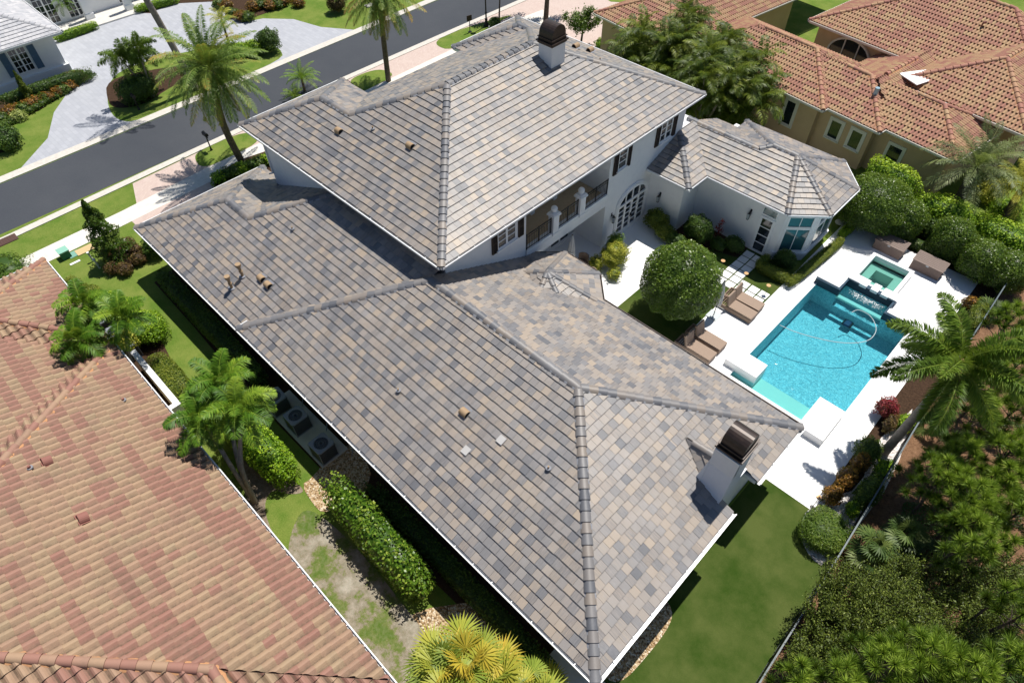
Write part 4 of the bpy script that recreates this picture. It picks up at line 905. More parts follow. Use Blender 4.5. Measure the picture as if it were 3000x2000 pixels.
# floating cleaner hose and cleaner
pts = [at(*q, -.03) for q in ((2284, 952), (2330, 972), (2400, 992), (2460, 1003), (2510, 1004), (2548, 994), (2566, 970), (2562, 945), (2545, 922), (2515, 908), (2495, 915))]
def tube(mb, pts, r, seg=8):
    for a, b in zip(pts[:-1], pts[1:]): mb.bar(a, b, r, seg=seg)
    return mb
def spline(pts, n=6):
    P = [np.array(p, float) for p in pts]; P = [P[0]]+P+[P[-1]]; out = []
    for i in range(1, len(P)-2):
        for k in range(n):
            t = k/n; a, b, c, d = P[i-1:i+3]; out.append(tuple(.5*((2*b)+(-a+c)*t+(2*a-5*b+4*c-d)*t*t+(-a+3*b-3*c+d)*t**3)))
    out.append(tuple(P[-2])); return out
prop(tube(MB(), spline(pts), .020).build('cleaner_hose', mat('hose_white', (.45, .52, .54), .5)), 'thin white cleaner hose floating in a loop on the pool water', 'hose')
p = at(2496, 925, -.5); cl = thing('pool_cleaner', 'dark blue robot cleaner under the pool water beside the hose', 'pool cleaner', (p[0], p[1], -1.2))
MB().obox((0, 0, .1), (.3, .4, .16)).build('body', mat('navy_plastic', (.01, .03, .10), .5), cl, bevel=.03)
for s_ in (-1, 1): MB().bar((s_*.18, -.18, .09), (s_*.18, .18, .09), .08, seg=12).build('track', BLACK, cl)
# fence on the plot boundary
FN = thing('boundary_fence', 'long thin grey metal fence between the garden and the woods', 'fence')
line = [(2.05, 2), (1.83, 10), (1.78, 12.5), (1.7, 16), (1.6, 19), (1.45, 23), (1.33, 27), (1.25, 32.5), (1.15, 38)]
rl = MB(); pk = MB()
for a, b in zip(line[:-1], line[1:]):
    for z in (.15, 1.2): rl.bar((*a, z), (*b, z), .02 if z < 1 else .04)
    d = math.dist(a, b); n = int(d/.07)
    for k in range(n): q = (a[0]+(b[0]-a[0])*k/n, a[1]+(b[1]-a[1])*k/n); pk.box(q[0]-.012, q[0]+.012, q[1]-.012, q[1]+.012, .05, 1.15)
rl.build('rail', mat('fence_top_metal', (.10, .13, .145), .45), FN); pk.build('picket', BLACK, FN)
for i in range(0, 18): y = 3+2.0*i; x = np.interp(y, [q[1] for q in line], [q[0] for q in line]); MB().box(x-.03, x+.03, y-.03, y+.03, 0, 1.22).build('post', BLACK, FN)
# woodland floor beyond the fence
lay('woodland_floor', [(2.0, -60), (1.9, 10), (1.6, 19), (1.25, 32), (1.1, 40), (-2, 60), (120, 120), (120, -60)], MULCH, .010)
lay('flower_bed', [(.15, 18.2), (1.65, 17.6), (1.3, 28), (1.1, 38.5), (-7.5, 38.5), (-7.5, 36.0), (.15, 36.0)], BEDMAT, .006)

# ================================================================== VEGETATION
def unit(v): return v/np.maximum(np.linalg.norm(v, axis=-1, keepdims=True), 1e-9)
def leaf_quads(A, P, N, size, rnd, asp=.55, spread=.9, curl=0.0):
    """kite shaped leaves at P facing roughly N"""
    n = len(P); size = np.broadcast_to(size, n)[:, None]
    nn = unit(N+RNG.normal(0, spread, (n, 3))*.6)
    t = unit(np.cross(nn, RNG.normal(0, 1, (n, 3)))); b = np.cross(nn, t)
    c = P; A.quads(np.stack([c-t*size*.5, c+b*size*asp*.5+nn*size*curl, c+t*size*.5, c-b*size*asp*.5+nn*size*curl], 1), rnd)
def blob_pts(n, c, r, p=2.0, lump=.12, seed=0, depth=.25, rot=0, zmin=-1.0, lsc=3.0):
    """points spread in the outer shell of a lumpy super-ellipsoid"""
    rg = np.random.default_rng(seed+5)
    d = unit(rg.normal(0, 1, (int(n*1.6)+8, 3))); d = d[d[:, 2] > zmin][:n]
    k = (np.abs(d)**p).sum(1)**(-1/p)
    ph = rg.uniform(0, 6.28, (6, 3)); fr = rg.normal(0, lsc, (6, 3)); L = np.zeros(len(d))
    for i in range(6): L += np.sin(d@fr[i]*1.6+ph[i, 0])
    L = L/6*lump*2.2
    dep = 1-depth*rg.random(len(d))**1.6
    q = d*(k*(1+L)*dep)[:, None]*np.array(r)
    N = unit(d*k[:, None]**.5/np.array(r))
    if rot:
        cs, sn = math.cos(rot), math.sin(rot); M = np.array([[cs, -sn, 0], [sn, cs, 0], [0, 0, 1]]); q = q@M.T; N = N@M.T
    return q+np.array(c), N, np.clip(L/(lump*1.2+1e-6)*.5+.5, 0, 1), dep
def core(A, c, r, p=2.0, sc=.8, rot=0, seed=0):
    nu, nv = 10, 14; V = []
    for i in range(nu):
        th = math.pi*(i/(nu-1)); row = []
        for j in range(nv):
            ph = 2*math.pi*j/nv; d = np.array((math.sin(th)*math.cos(ph), math.sin(th)*math.sin(ph), math.cos(th)))
            k = (np.abs(d)**p).sum()**(-1/p); q = d*k*sc*np.array(r)
            if rot: q = np.array((q[0]*math.cos(rot)-q[1]*math.sin(rot), q[0]*math.sin(rot)+q[1]*math.cos(rot), q[2]))
            row.append(q+np.array(c))
        V.append(row)
    A.grid(np.array(V), nu, nv, 0.0, closed=True)
SEED = [0]
def shrub(name, label, cat, c, r, m, leaf=.09, n=None, p=2.0, lump=.14, rot=0, group=None, dens=2.4, stem=True, depth=.3, trunk=None, zmin=-.6, coresc=.80, asp=.6, lsc=3.0, extra=None, up=.35, light=.25):
    """leafy thing: foliage (+ stem); c = centre of the leaf mass in the world"""
    SEED[0] += 1
    area = 4*math.pi*((r[0]*r[1])**1.6/3+(r[0]*r[2])**1.6/3+(r[1]*r[2])**1.6/3)**(1/1.6)*(1.25 if p > 3 else 1)
    n = n or int(min(45000, area*dens/(leaf*leaf*asp)))
    base = (c[0], c[1], 0)
    o = thing(name, label, cat, base, 0, group)
    cl = (0, 0, c[2]); A = Acc()
    P, N, L, dep = blob_pts(n, cl, r, p, lump, SEED[0], depth, rot, zmin, lsc)
    N = unit(N+np.array((0, 0, up)))
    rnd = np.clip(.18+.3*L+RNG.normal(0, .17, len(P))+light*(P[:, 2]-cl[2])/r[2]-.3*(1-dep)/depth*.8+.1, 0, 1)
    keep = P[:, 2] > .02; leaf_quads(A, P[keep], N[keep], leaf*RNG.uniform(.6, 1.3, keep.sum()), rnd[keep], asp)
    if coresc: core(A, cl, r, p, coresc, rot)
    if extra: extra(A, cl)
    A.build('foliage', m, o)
    if stem:
        h = max(.05, c[2]-r[2]*.5); rr = trunk or max(.02, min(.12, r[0]*.06)); mb = MB()
        mb.bar((0, 0, -.05), (RNG.uniform(-.05, .05), RNG.uniform(-.05, .05), h+.1), rr, seg=8, r2=rr*.7)
        if not trunk:
            for k in range(3): a = k*2.1+RNG.uniform(0, 1); mb.bar((0, 0, 0), (math.cos(a)*min(r[0], r[1])*.4, math.sin(a)*min(r[0], r[1])*.4, h), rr*.7, seg=6, r2=rr*.4)
        mb.build('trunk' if trunk else 'stem', BARK, o)
    return o
def hedge(label, a, b, wdt, h, m=L_HEDGE, leaf=.085, name='hedge', cat='hedge', lump=.05, p=5, group=None, dens=2.4, z0=0, **k):
    c = ((a[0]+b[0])/2, (a[1]+b[1])/2, h/2+z0); L = math.dist(a[:2], b[:2]); rot = math.atan2(b[1]-a[1], b[0]-a[0])
    return shrub(name, label, cat, c, (L/2, wdt/2, h/2), m, leaf, p=p, lump=lump, rot=rot, group=group, dens=dens, zmin=-.9, **k)

def fronds(A, base, n, L, el0, el1, droop, nl, ll, lw, vdrop=.5, rr=(0, 1), seed=0, twist=0, flat=.2, plume=False, up=None, rach=True, yellow=0.0, az=None):
    """feather palm leaves from base; el0..el1 start elevation (deg) of youngest..oldest"""
    rg = np.random.default_rng(seed)
    for i in range(n):
        f = i/max(1, n-1); a = (i*2.39996+rg.normal(0, .15)) if az is None else az[i]; el = R(el0+(el1-el0)*f+rg.normal(0, 5)); Lf = L*rg.uniform(.85, 1.1); dr = droop*rg.uniform(.75, 1.25)
        m_ = 14; t = np.linspace(0, 1, m_); e = el-dr*t**1.3*(1 if el > 0 else .7)
        h = np.array((math.cos(a), math.sin(a), 0)); side = np.array((-math.sin(a), math.cos(a), 0)); bend = rg.normal(0, .25)
        step = Lf/(m_-1); P = [np.array(base, float)]
        for k in range(m_-1): P.append(P[-1]+step*(h*math.cos(e[k])+side*bend*t[k]*.5+np.array((0, 0, math.sin(e[k])))))
        P = np.array(P)
        T = unit(np.gradient(P, axis=0))
        s_ = np.linspace(.13, 1, nl); pp = np.stack([np.interp(s_, t, P[:, q]) for q in range(3)], 1); tt = unit(np.stack([np.interp(s_, t, T[:, q]) for q in range(3)], 1))
        sd = unit(np.cross(tt, (0, 0, 1.0))); upn = np.cross(sd, tt)
        env = np.sin(np.clip(s_*1.02, 0, 1)*math.pi)**.45*(1-.35*s_)+.12
        r0 = rg.uniform(*rr)*.7+.15
        for sg in (-1, 1):
            ang = rg.normal(0, .12, nl)[:, None]
            if plume: phi = rg.uniform(-1.3, 1.3, nl)[:, None]
            else: phi = flat+rg.normal(0, .18, nl)[:, None]
            d = unit(sd*sg*np.cos(phi)+upn*np.sin(phi)+tt*(.55+ang)); ln = (ll*env*rg.uniform(.85, 1.1, nl))[:, None]
            mid = pp+d*ln*.5; tip = pp+d*ln+np.array((0, 0, -1.0))*ln*vdrop*rg.uniform(.6, 1.3, nl)[:, None]
            wv = unit(tt+upn*.15)*lw*.5
            r_ = np.clip(r0+rg.normal(0, .13, nl)+yellow*s_**3, 0, 1)
            A.quads(np.stack([pp, mid-wv, tip, mid+wv], 1), r_)
        if rach:
            w_ = .022*(1-t*.8)[:, None]*max(1, L/2.5); A.grid(np.stack([P-side*w_, P+np.array((0, 0, .015)), P+side*w_], 1), m_, 3, .75)
def fan_leaves(A, base, n, stalk, rad, el0, el1, seed=0, segs=26, rr=(.2, .9), arc=300, split=.55):
    rg = np.random.default_rng(seed)
    for i in range(n):
        f = i/max(1, n-1); a = i*2.39996+rg.normal(0, .2); el = R(el0+(el1-el0)*f+rg.normal(0, 6)); s_ = stalk*rg.uniform(.75, 1.1); Rr = rad*rg.uniform(.8, 1.1)
        h = np.array((math.cos(a), math.sin(a), 0)); d = h*math.cos(el)+np.array((0, 0, math.sin(el))); hub = np.array(base, float)+d*s_
        side = np.array((-math.sin(a), math.cos(a), 0)); nrm = np.cross(d, side); tilt = R(25)*rg.uniform(.5, 1.5); d2 = d*math.cos(tilt)-np.abs(nrm)*0+np.array((0, 0, -math.sin(tilt))); d2 = unit(d2); nrm = unit(np.cross(side, d2)); nrm = nrm if nrm[2] > 0 else -nrm
        A.grid(np.array([[np.array(base)-side*.015, np.array(base)+side*.015], [hub-side*.012, hub+side*.012]]), 2, 2, .7)
        r0 = rg.uniform(*rr)
        for k in range(segs):
            th = R(-arc/2+arc*(k+.5)/segs); dth = R(arc/segs)*.5; dd = d2*math.cos(th)+side*math.sin(th); ww = -d2*math.sin(th)+side*math.cos(th)
            ln = Rr*(.75+.25*math.cos(th*.6))*rg.uniform(.9, 1.05); pl = nrm*(.035*Rr*(1 if k % 2 else -1)); mid = hub+dd*ln*split+pl; tip = hub+dd*ln-np.array((0, 0, 1))*ln*.22*rg.uniform(.4, 1.6)
            w_ = ln*split*math.tan(dth)*1.05
            rv = float(np.clip(r0+rg.normal(0, .06), 0, 1))
            A.quads([[hub, mid-ww*w_, tip, mid+ww*w_]], rv)
def trunk_mesh(pts, r0, r1, m, parent, ring=.0, seg=10, name='trunk'):
    P = np.array(spline(pts, 8)) if len(pts) > 2 else np.linspace(pts[0], pts[1], 12); n = len(P); T = unit(np.gradient(P, axis=0)); V = []
    for i in range(n):
        x = unit(np.cross(T[i], (0.3, 1, 0.1))); y = np.cross(T[i], x); rr = r0+(r1-r0)*i/(n-1)+(ring*(i % 2) if ring else 0)
        V.append([P[i]+(x*math.cos(q)+y*math.sin(q))*rr for q in np.linspace(0, 2*math.pi, seg, endpoint=False)])
    A = Acc(); A.grid(np.array(V), n, seg, .5, closed=True); return A.build(name, m, parent, smooth=True)

def palm(name, label, base, top, L, m, n=26, el=(80, -35), droop=1.1, nl=46, ll=.5, lw=.035, r0=.2, r1=.15, tm=TRUNK, shaft=False, group=None, plume=False, vdrop=.5, dead=0, ring=.012, yellow=0, flat=.2, mid=None, rr=(0, 1), cat='palm tree', seed=None):
    SEED[0] += 1; sd = seed or SEED[0]*13
    o = thing(name, label, cat, (base[0], base[1], 0), 0, group)
    tp = (top[0]-base[0], top[1]-base[1], top[2]); mp = mid or (tp[0]*.45, tp[1]*.45, tp[2]*.5)
    trunk_mesh([(0, 0, -.1), mp, tp], r0, r1, tm, o, ring)
    b = tp
    if shaft:
        d = unit(np.array(tp)-np.array(mp)); e = np.array(tp)+d*shaft; MB().bar(tp, tuple(e), r1*1.15, seg=14, r2=r1*.55).build('crownshaft', CROWNSH, o, smooth=True); b = tuple(e)
    A = Acc(); fronds(A, b, n, L, el[0], el[1], droop, nl, ll, lw, vdrop, rr, sd, plume=plume, yellow=yellow, flat=flat); A.build('fronds', m, o)
    if dead:
        A = Acc(); fronds(A, b, dead, L*.85, -40, -70, .5, nl, ll*.8, lw, .8, (.2, 1), sd+3); A.build('dead_fronds', L_DRY, o)
    return o

# --- street palms
palm('date_palm', 'tall date palm with yellowing frond tips arching over the road near the mailbox', at(712, 480), at(617, 205, 6.3), 3.75, L_DATE, 64, (84, -46), 1.25, 120, .5, .036, .24, .18, dead=3, yellow=.25, vdrop=.35, mid=(at(712, 480)[0]*0+.15, -.35, 3.2))
b_ = at(1138, 238); palm('date_palm', 'date palm behind the house roof with dry fronds hanging from the top edge', b_, (b_[0]+.35, b_[1]+.1, 6.6), 3.4, L_DATE, 46, (80, -42), 1.2, 100, .5, .036, .2, .17, dead=9, yellow=.5)
b_ = at(575, 262); palm('royal_palm', 'smooth grey palm trunk rising behind the yellowing date palm to the top edge', b_, (b_[0]-.4, b_[1]-1.3, 9.8), 3.2, L_PALM, 15, (75, -10), 1.1, 60, .6, .04, .26, .2, TRUNKG, 1.2, ring=.006)
# small cluster palm on the driveway island
o = thing('cluster_palm', 'small dark green palm with three thin trunks on the paved driveway island', 'palm tree', (*at(452, 285)[:2], 0))
A = Acc()
for k, (dx, dy, h) in enumerate(((-.6, -.9, 3.1), (.1, .3, 3.6), (-1.0, .5, 2.6))):
    trunk_mesh([(0, 0, 0), (dx*.5, dy*.5, h*.5), (dx, dy, h)], .07, .05, TRUNKG, o, .004, 8); fronds(A, (dx, dy, h), 14, 1.6, 75, -25, 1.3, 90, .4, .05, .35, (0, .6), 90+k, plume=True)
A.build('fronds', L_FOX, o)
# pygmy palms
def pygmy(label, p, h, L, m=L_PALM, n=26, cat='palm tree', group=None, name='pygmy_palm', **k):
    return palm(name, label, p, (p[0]+.05, p[1], h), L, m, n, k.pop('el', (80, -30)), 1.3, 34, k.pop('ll', .26), .028, .1, .08, group=group, **k)
pygmy('bright green cycad between the road and the left of the two storey roof', at(893, 268), 1.0, 1.6, L_ADON, 26, name='cycad', cat='cycad', el=(75, 5))
pygmy('low green palm beside the cycad', at(868, 300), .5, 1.1, L_PALM, 18, name='low_palm')
pygmy('small fluffy palm in the flower bed by the portico columns', at(205, 62), 1.6, 1.25, L_ADON, 30)
pygmy('yellow green palm on the driveway island behind the date palm', at(672, 130), 2.0, 1.5, L_YEL, 24, ll=.3)
# neighbour side palms (adonidia, multi trunk)
def multi_palm(label, base, tops, L, n=12, m=L_ADON, r=.075, seed=1, group=None, ll=.5, name='clump_palm', tm=TRUNKG, el=(80, -42), nl=80, lw=.042):
    o = thing(name, label, 'palm tree', (base[0], base[1], 0), 0, group)
    for k, tp in enumerate(tops):
        q = (tp[0]-base[0], tp[1]-base[1], tp[2]); d = np.array((q[0]*.25, q[1]*.25, q[2]*.5)); trunk_mesh([(.05*k, .04*k, -.05), tuple(d), q], r*1.3, r, tm, o, .004, 9)
        MB().bar(q, (q[0], q[1], q[2]+.35), r*1.1, seg=10, r2=r*.6).build('crownshaft', CROWNSH, o, smooth=True)
        A = Acc(); fronds(A, (q[0], q[1], q[2]+.33), n, L, el[0], el[1], 1.35, nl, ll, lw, .45, (0, 1), seed*17+k, flat=.35); A.build('fronds', m, o)
    return o
multi_palm('palm clump with two bushy crowns over the corner of the clay tiled roof', at(330, 1085), (at(255, 905, 3.6), at(240, 1010, 3.5)), 1.35, 15, seed=3)
multi_palm('slender palm with one crown standing by the white garden wall', at(415, 1120), (at(368, 945, 3.6),), 1.4, 16, seed=4)
multi_palm('palm clump with three leaning trunks between the clay roof and the hedge', at(742, 1470), (at(655, 1130, 4.2), at(600, 1235, 3.9), at(705, 1210, 4.4)), 1.5, 16, seed=8)
# big areca mass by the tan house
ARE = [(1850, 170, 3.2), (1905, 110, 4.2), (1960, 190, 3.6), (2010, 105, 4.8), (2075, 160, 4.6), (2130, 120, 4.4), (2180, 190, 4.2), (2100, 260, 3.6), (2215, 260, 3.4), (2010, 270, 2.8), (1900, 220, 2.4), (2160, 310, 2.4), (2040, 60, 5.0), (2070, 220, 4.4), (2150, 230, 4.2), (1965, 120, 4.6), (1870, 100, 3.2)]
for i, (x, y, z) in enumerate(ARE):
    p = at(x, y, z); b = (p[0]+RNG.uniform(-.4, .4), p[1]+RNG.uniform(-.4, .4), 0)
    o = thing('areca_palm', 'leafy areca palm in the dark clump between the two storey roof and tan house', 'palm tree', (b[0], b[1], 0), 0, 'areca palms in the clump by the tan house')
    A = Acc(); mb = MB()
    for k in range(5):
        q = (p[0]-b[0]+RNG.normal(0, .45), p[1]-b[1]+RNG.normal(0, .45), z-.5+RNG.normal(0, .35)); mb.bar((RNG.normal(0, .1), RNG.normal(0, .1), 0), q, .05, seg=7, r2=.035)
        fronds(A, q, 10, 2.1, 84, 5, 1.9, 40, .5, .06, .3, (0, 1), i*9+k, flat=.12)
    mb.build('stem', TRUNKG, o); A.build('fronds', L_ARECA, o)
    
# silvery palm at the right of the tan house
p = at(2860, 490, 3.2); palm('silver_date_palm', 'silvery green palm with long arching fronds beside the tan house', (p[0]+.2, p[1]-.1), p, 3.0, L_SILVER, 34, (80, -10), 1.25, 60, .5, .035, .3, .26, vdrop=.3)
p = at(2990, 560, 2.4); palm('silver_date_palm', 'yellow green palm half cut off by the right edge above the hedge', (p[0]+.1, p[1]), p, 2.2, L_YEL, 26, (80, 0), 1.2, 50, .42, .035, .2, .18)
# foxtail palm by the fence
b_ = at(2590, 1325); tp = at(2712, 1128, 6.3)
palm('foxtail_palm', 'tall foxtail palm with ringed grey trunk leaning over the fence by the pool', b_, (b_[0]+.1, b_[1]+.05, 5.2), 2.95, L_FOX, 17, (74, -38), 1.3, 300, .55, .05, .2, .14, TRUNKG, .95, plume=True, ring=.01, vdrop=.2, rr=(.1, .9))
# fan palm at the bottom edge
o = thing('fan_palm', 'yellow green fan palm clump at the bottom edge beside the main roof', 'palm tree', (*at(1370, 1990, 0)[:2], 0))
bx = at(1370, 1990, 0)
for k, (x, y, z) in enumerate(((1290, 1950, 3.0), (1440, 1985, 2.8), (1370, 1930, 3.2), (1560, 2040, 2.6), (1330, 2040, 3.2))):
    q = at(x, y, z); q = (q[0]-bx[0], q[1]-bx[1], z-.5)
    A = Acc(); fan_leaves(A, q, 14, .8, .88, 80, -5, 40+k, 34, (.15, .98)); A.build('leaves', L_FAN, o); trunk_mesh([(q[0]*.3, q[1]*.3, 0), q], .09, .08, TRUNK, o, .01, 8)

# --- hedges and shrubs
hedge('long bright green hedge between the three air conditioners and the palm clump', at(600, 1150, .8), at(850, 1400, .8), 1.5, 1.7, L_HEDGE, .10, lump=.07)
hedge('thick glossy hedge with pale leaves beside the main roof', (-14.35, 4.0), (-8.5, 3.9), 1.35, 2.0, L_CLUSIA, .13, lump=.09, light=.1)
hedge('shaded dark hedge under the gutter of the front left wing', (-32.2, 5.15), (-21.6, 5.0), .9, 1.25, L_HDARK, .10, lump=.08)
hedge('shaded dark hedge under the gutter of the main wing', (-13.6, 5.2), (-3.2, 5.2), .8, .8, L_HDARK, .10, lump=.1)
hedge('clipped olive green hedge outside the low white wall of the clay tiled house', at(455, 1050, .6), at(560, 1170, .6), 1.1, 1.2, L_CLIP, .07, lump=.04)
shrub('bush', 'rounded yellow green bush at the end of the olive clipped hedge', 'bush', (*at(448, 985)[:2], .7), (1.2, .9, .8), L_HEDGE, .09)
for i, (x, y) in enumerate(((215, 848), (260, 868), (318, 890), (372, 905))):
    shrub('bush', ['fine yellow green bush beside the gutter of the clay tiled house, nearest the walk', 'fine yellow green bush second from the walk along the clay tiled house', 'fine yellow green bush third from the walk along the clay tiled house', 'fine yellow green bush behind the palm crowns by the clay tiled house'][i], 'bush', (*at(x, y, .5)[:2], .5), (.8, .7, .6), L_CLIP if i < 2 else L_HEDGE, .07, group='bushes along the clay tiled house')
shrub('bush', 'yellow bush growing behind the low white wall', 'bush', (*at(385, 1040)[:2], .8), (.5, .8, .8), L_YEL, .09)
shrub('bush', 'dark bush at the foot of the front left wall near the walk', 'bush', (*at(462, 745)[:2], .6), (.7, .6, .7), L_HDARK, .1)
# conical tree with copper shrubs
p = at(348, 760)
def cone_tree(label, p, h, r, m, leaf, name='conical_tree', sc=1, n=9000):
    o = thing(name, label, 'tree', (p[0], p[1], 0)); A = Acc(); z = RNG.random(n)**.8; a = RNG.uniform(0, 6.28, n); z = z*h+.25
    lob = 1+.28*np.sin(a*3+z*5)+.22*np.sin(a*2-z*8+1); rr = r*(1-(z-.25)/h)**.75*lob*(1-.35*RNG.random(n)**2)
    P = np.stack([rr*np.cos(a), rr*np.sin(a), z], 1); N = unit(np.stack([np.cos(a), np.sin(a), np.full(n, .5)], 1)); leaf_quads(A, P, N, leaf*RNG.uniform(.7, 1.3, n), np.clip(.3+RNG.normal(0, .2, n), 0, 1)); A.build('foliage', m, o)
    MB().bar((0, 0, 0), (0, 0, h*.9), .06, seg=8, r2=.02).build('trunk', BARK, o); return o
cone_tree('dark conical tree ringed by copper shrubs on the side lawn', p, 3.9, .95, L_TOP, .12)
for i, (x, y) in enumerate(((318, 745), (328, 785), (365, 790), (405, 760), (398, 735), (375, 715))):
    shrub('copper_shrub', 'low copper leaved shrub at the foot of the dark conical tree', 'shrub', (*at(x, y, .3)[:2], .32), (.42, .42, .42), L_PURPLE, .1, group='copper shrubs round the conical tree')
shrub('bush', 'spiky green bush at the left edge above the clay tiled roof', 'bush', (*at(20, 790, .5)[:2], .5), (1.3, 1.0, .7), L_PALM, .16, asp=.25, lump=.3)
# ball topiary in the court
shrub('ball_topiary', 'huge ball clipped ficus tree on the court turf beside the patio', 'tree', (-10.5, 22.55, 2.35), (1.95, 1.95, 1.95), L_TOP, .095, p=2.1, lump=.06, trunk=.14, dens=3.2, lsc=5, light=.2, coresc=.86)
# planting by the pool wing
shrub('variegated_shrub', 'feathery yellow green shrub in the white patio bed by the arched door', 'shrub', (-15.1, 23.35, .75), (.75, .85, .75), L_YEL, .10, lump=.2, asp=.3)
shrub('bush', 'dark spiky plant behind the feathery yellow shrub on the patio', 'bush', (-15.7, 24.2, .7), (.5, .5, .7), L_PALM, .2, asp=.2, lump=.25, dens=1.6)
shrub('bush', 'small spiky plant on the left of the feathery yellow shrub on the patio', 'bush', (-15.6, 22.35, .45), (.45, .45, .45), L_YEL, .2, asp=.18, lump=.3, dens=1.6)
shrub('bush', 'small spiky plant below the feathery yellow shrub on the patio', 'bush', (-14.4, 22.5, .35), (.4, .4, .35), L_YEL, .2, asp=.18, lump=.3, dens=1.6)
for i, (x, y, r_, z, m_, lab) in enumerate(((-15.3, 27.6, .75, .65, L_CLIP, 'olive bush against the wall next to the arched door'), (-14.4, 27.2, .7, .5, L_CLIP, 'low olive bush at the patio corner under the eave'), (-13.5, 27.0, .65, .45, L_HDARK, 'dark bush in front of the inner wall corner'), (-12.9, 28.3, .9, .9, L_HDARK, 'large dark round bush in the wall corner of the pool wing'), (-12.6, 27.1, .4, .35, L_YEL, 'small yellow bush in front of the large dark round bush'), (-10.9, 29.0, .6, .5, L_HDARK, 'dark bush under the wall lantern left of the bay door'), (-11.6, 28.5, .5, .4, L_HDARK, 'low dark bush beside the red plant in the court'))):
    shrub('bush', lab, 'bush', (x, y, z), (r_, r_*.8, z), m_, .09, lump=.16)
shrub('ti_plant', 'dark red upright plant against the wall of the pool wing', 'plant', (-12.05, 29.1, .9), (.18, .18, .75), L_RED, .3, asp=.18, n=90, coresc=0, lump=.3)
hedge('clipped olive hedge curving round the bay window of the pool wing, near side', (-9.1, 28.6), (-7.35, 28.7), .6, .65, L_CLIP, .055, lump=.03)
hedge('clipped olive hedge along the deck edge beside the bay window', (-7.15, 28.4), (-6.75, 33.9), .55, .6, L_CLIP, .055, lump=.03)
hedge('clipped olive hedge between the stepping stones and the bay', (-9.1, 28.5), (-9.0, 29.5), .45, .7, L_CLIP, .055, lump=.03)
shrub('bush', 'round dark bush inside the clipped hedge under the bay window', 'bush', (-8.2, 29.75, .55), (.65, .5, .6), L_HDARK, .07)
hedge('bright yellow green hedge at the deck corner beside the bay window', (-7.0, 34.1), (-6.9, 35.5), .5, .6, L_HEDGE, .06)
# hedge and topiary along the pool boundary (upper right)
for (x, y, z, r_, h, lab) in ((2560, 600, 1.6, 1.9, 1.6, 'large round clipped ficus at the pool house corner, leftmost of the dark boundary topiaries'), (2645, 640, 1.3, 1.2, 1.25, 'round clipped ficus between the largest topiary and the deck boxes'), (2790, 700, 1.25, 1.15, 1.25, 'round clipped ficus behind the gap between the deck boxes'), (2880, 765, 1.15, 1.2, 1.15, 'round clipped ficus behind the right hand deck box'), (2960, 800, 1.2, 1.15, 1.2, 'round clipped ficus by the end of the fence')):
    p = at(x, y, z); shrub('clipped_ficus', lab, 'topiary', (p[0], p[1], z), (r_, r_*.95, h), L_TOP, .085, p=2.3, lump=.06, dens=2.8, lsc=4)
hedge('tall bright green hedge in front of the tan house, left part', at(2540, 490, 1.6)[:2], at(2690, 570, 1.6)[:2], 1.5, 2.6, L_HEDGE, .12, lump=.12, p=3.5, light=.35)
hedge('tall bright green hedge in front of the tan house, middle part', at(2680, 590, 1.4)[:2], at(2860, 650, 1.4)[:2], 1.6, 2.2, L_HEDGE, .12, lump=.13, p=3.5, light=.3)
hedge('tall bright green hedge in front of the tan house, part at the right edge', at(2850, 640, 1.4)[:2], at(3060, 740, 1.4)[:2], 1.7, 2.0, L_HEDGE, .12, lump=.13, p=3.5, light=.3)
hedge('dark hedge below the bright hedge at the right edge', at(2700, 650, .9)[:2], at(3000, 800, .9)[:2], 1.1, 1.6, L_HDARK, .1, lump=.12, p=3.5)
hedge('low mid green shrub row behind the deck boxes', (-6.9, 36.6), (-1.0, 36.4), .7, .55, L_COVER, .08, lump=.15)
for i, (x, y) in enumerate(((2455, 545), (2475, 600), (2900, 560), (2950, 620))):
    p = at(x, y, .6); shrub('bush', ['dark bush beside the end of the pool wing roof', 'dark bush beside the bay window corner', 'yellow green bush under the silvery palm', 'yellow green bush right of the silvery palm'][i], 'bush', (p[0], p[1], .6), (.9, .9, .8), (L_HDARK, L_TOP, L_YEL, L_HEDGE)[i], .1, lump=.2)
shrub('croton', 'small orange croton at the corner of the pool deck by the fence', 'shrub', (*at(2840, 888, .35)[:2], .35), (.35, .35, .4), L_CROTON, .11)
hedge('rounded green shrub between the orange croton and the fence', at(2880, 880, .4)[:2], at(2850, 960, .4)[:2], .8, .8, L_CLIP, .07, p=3)
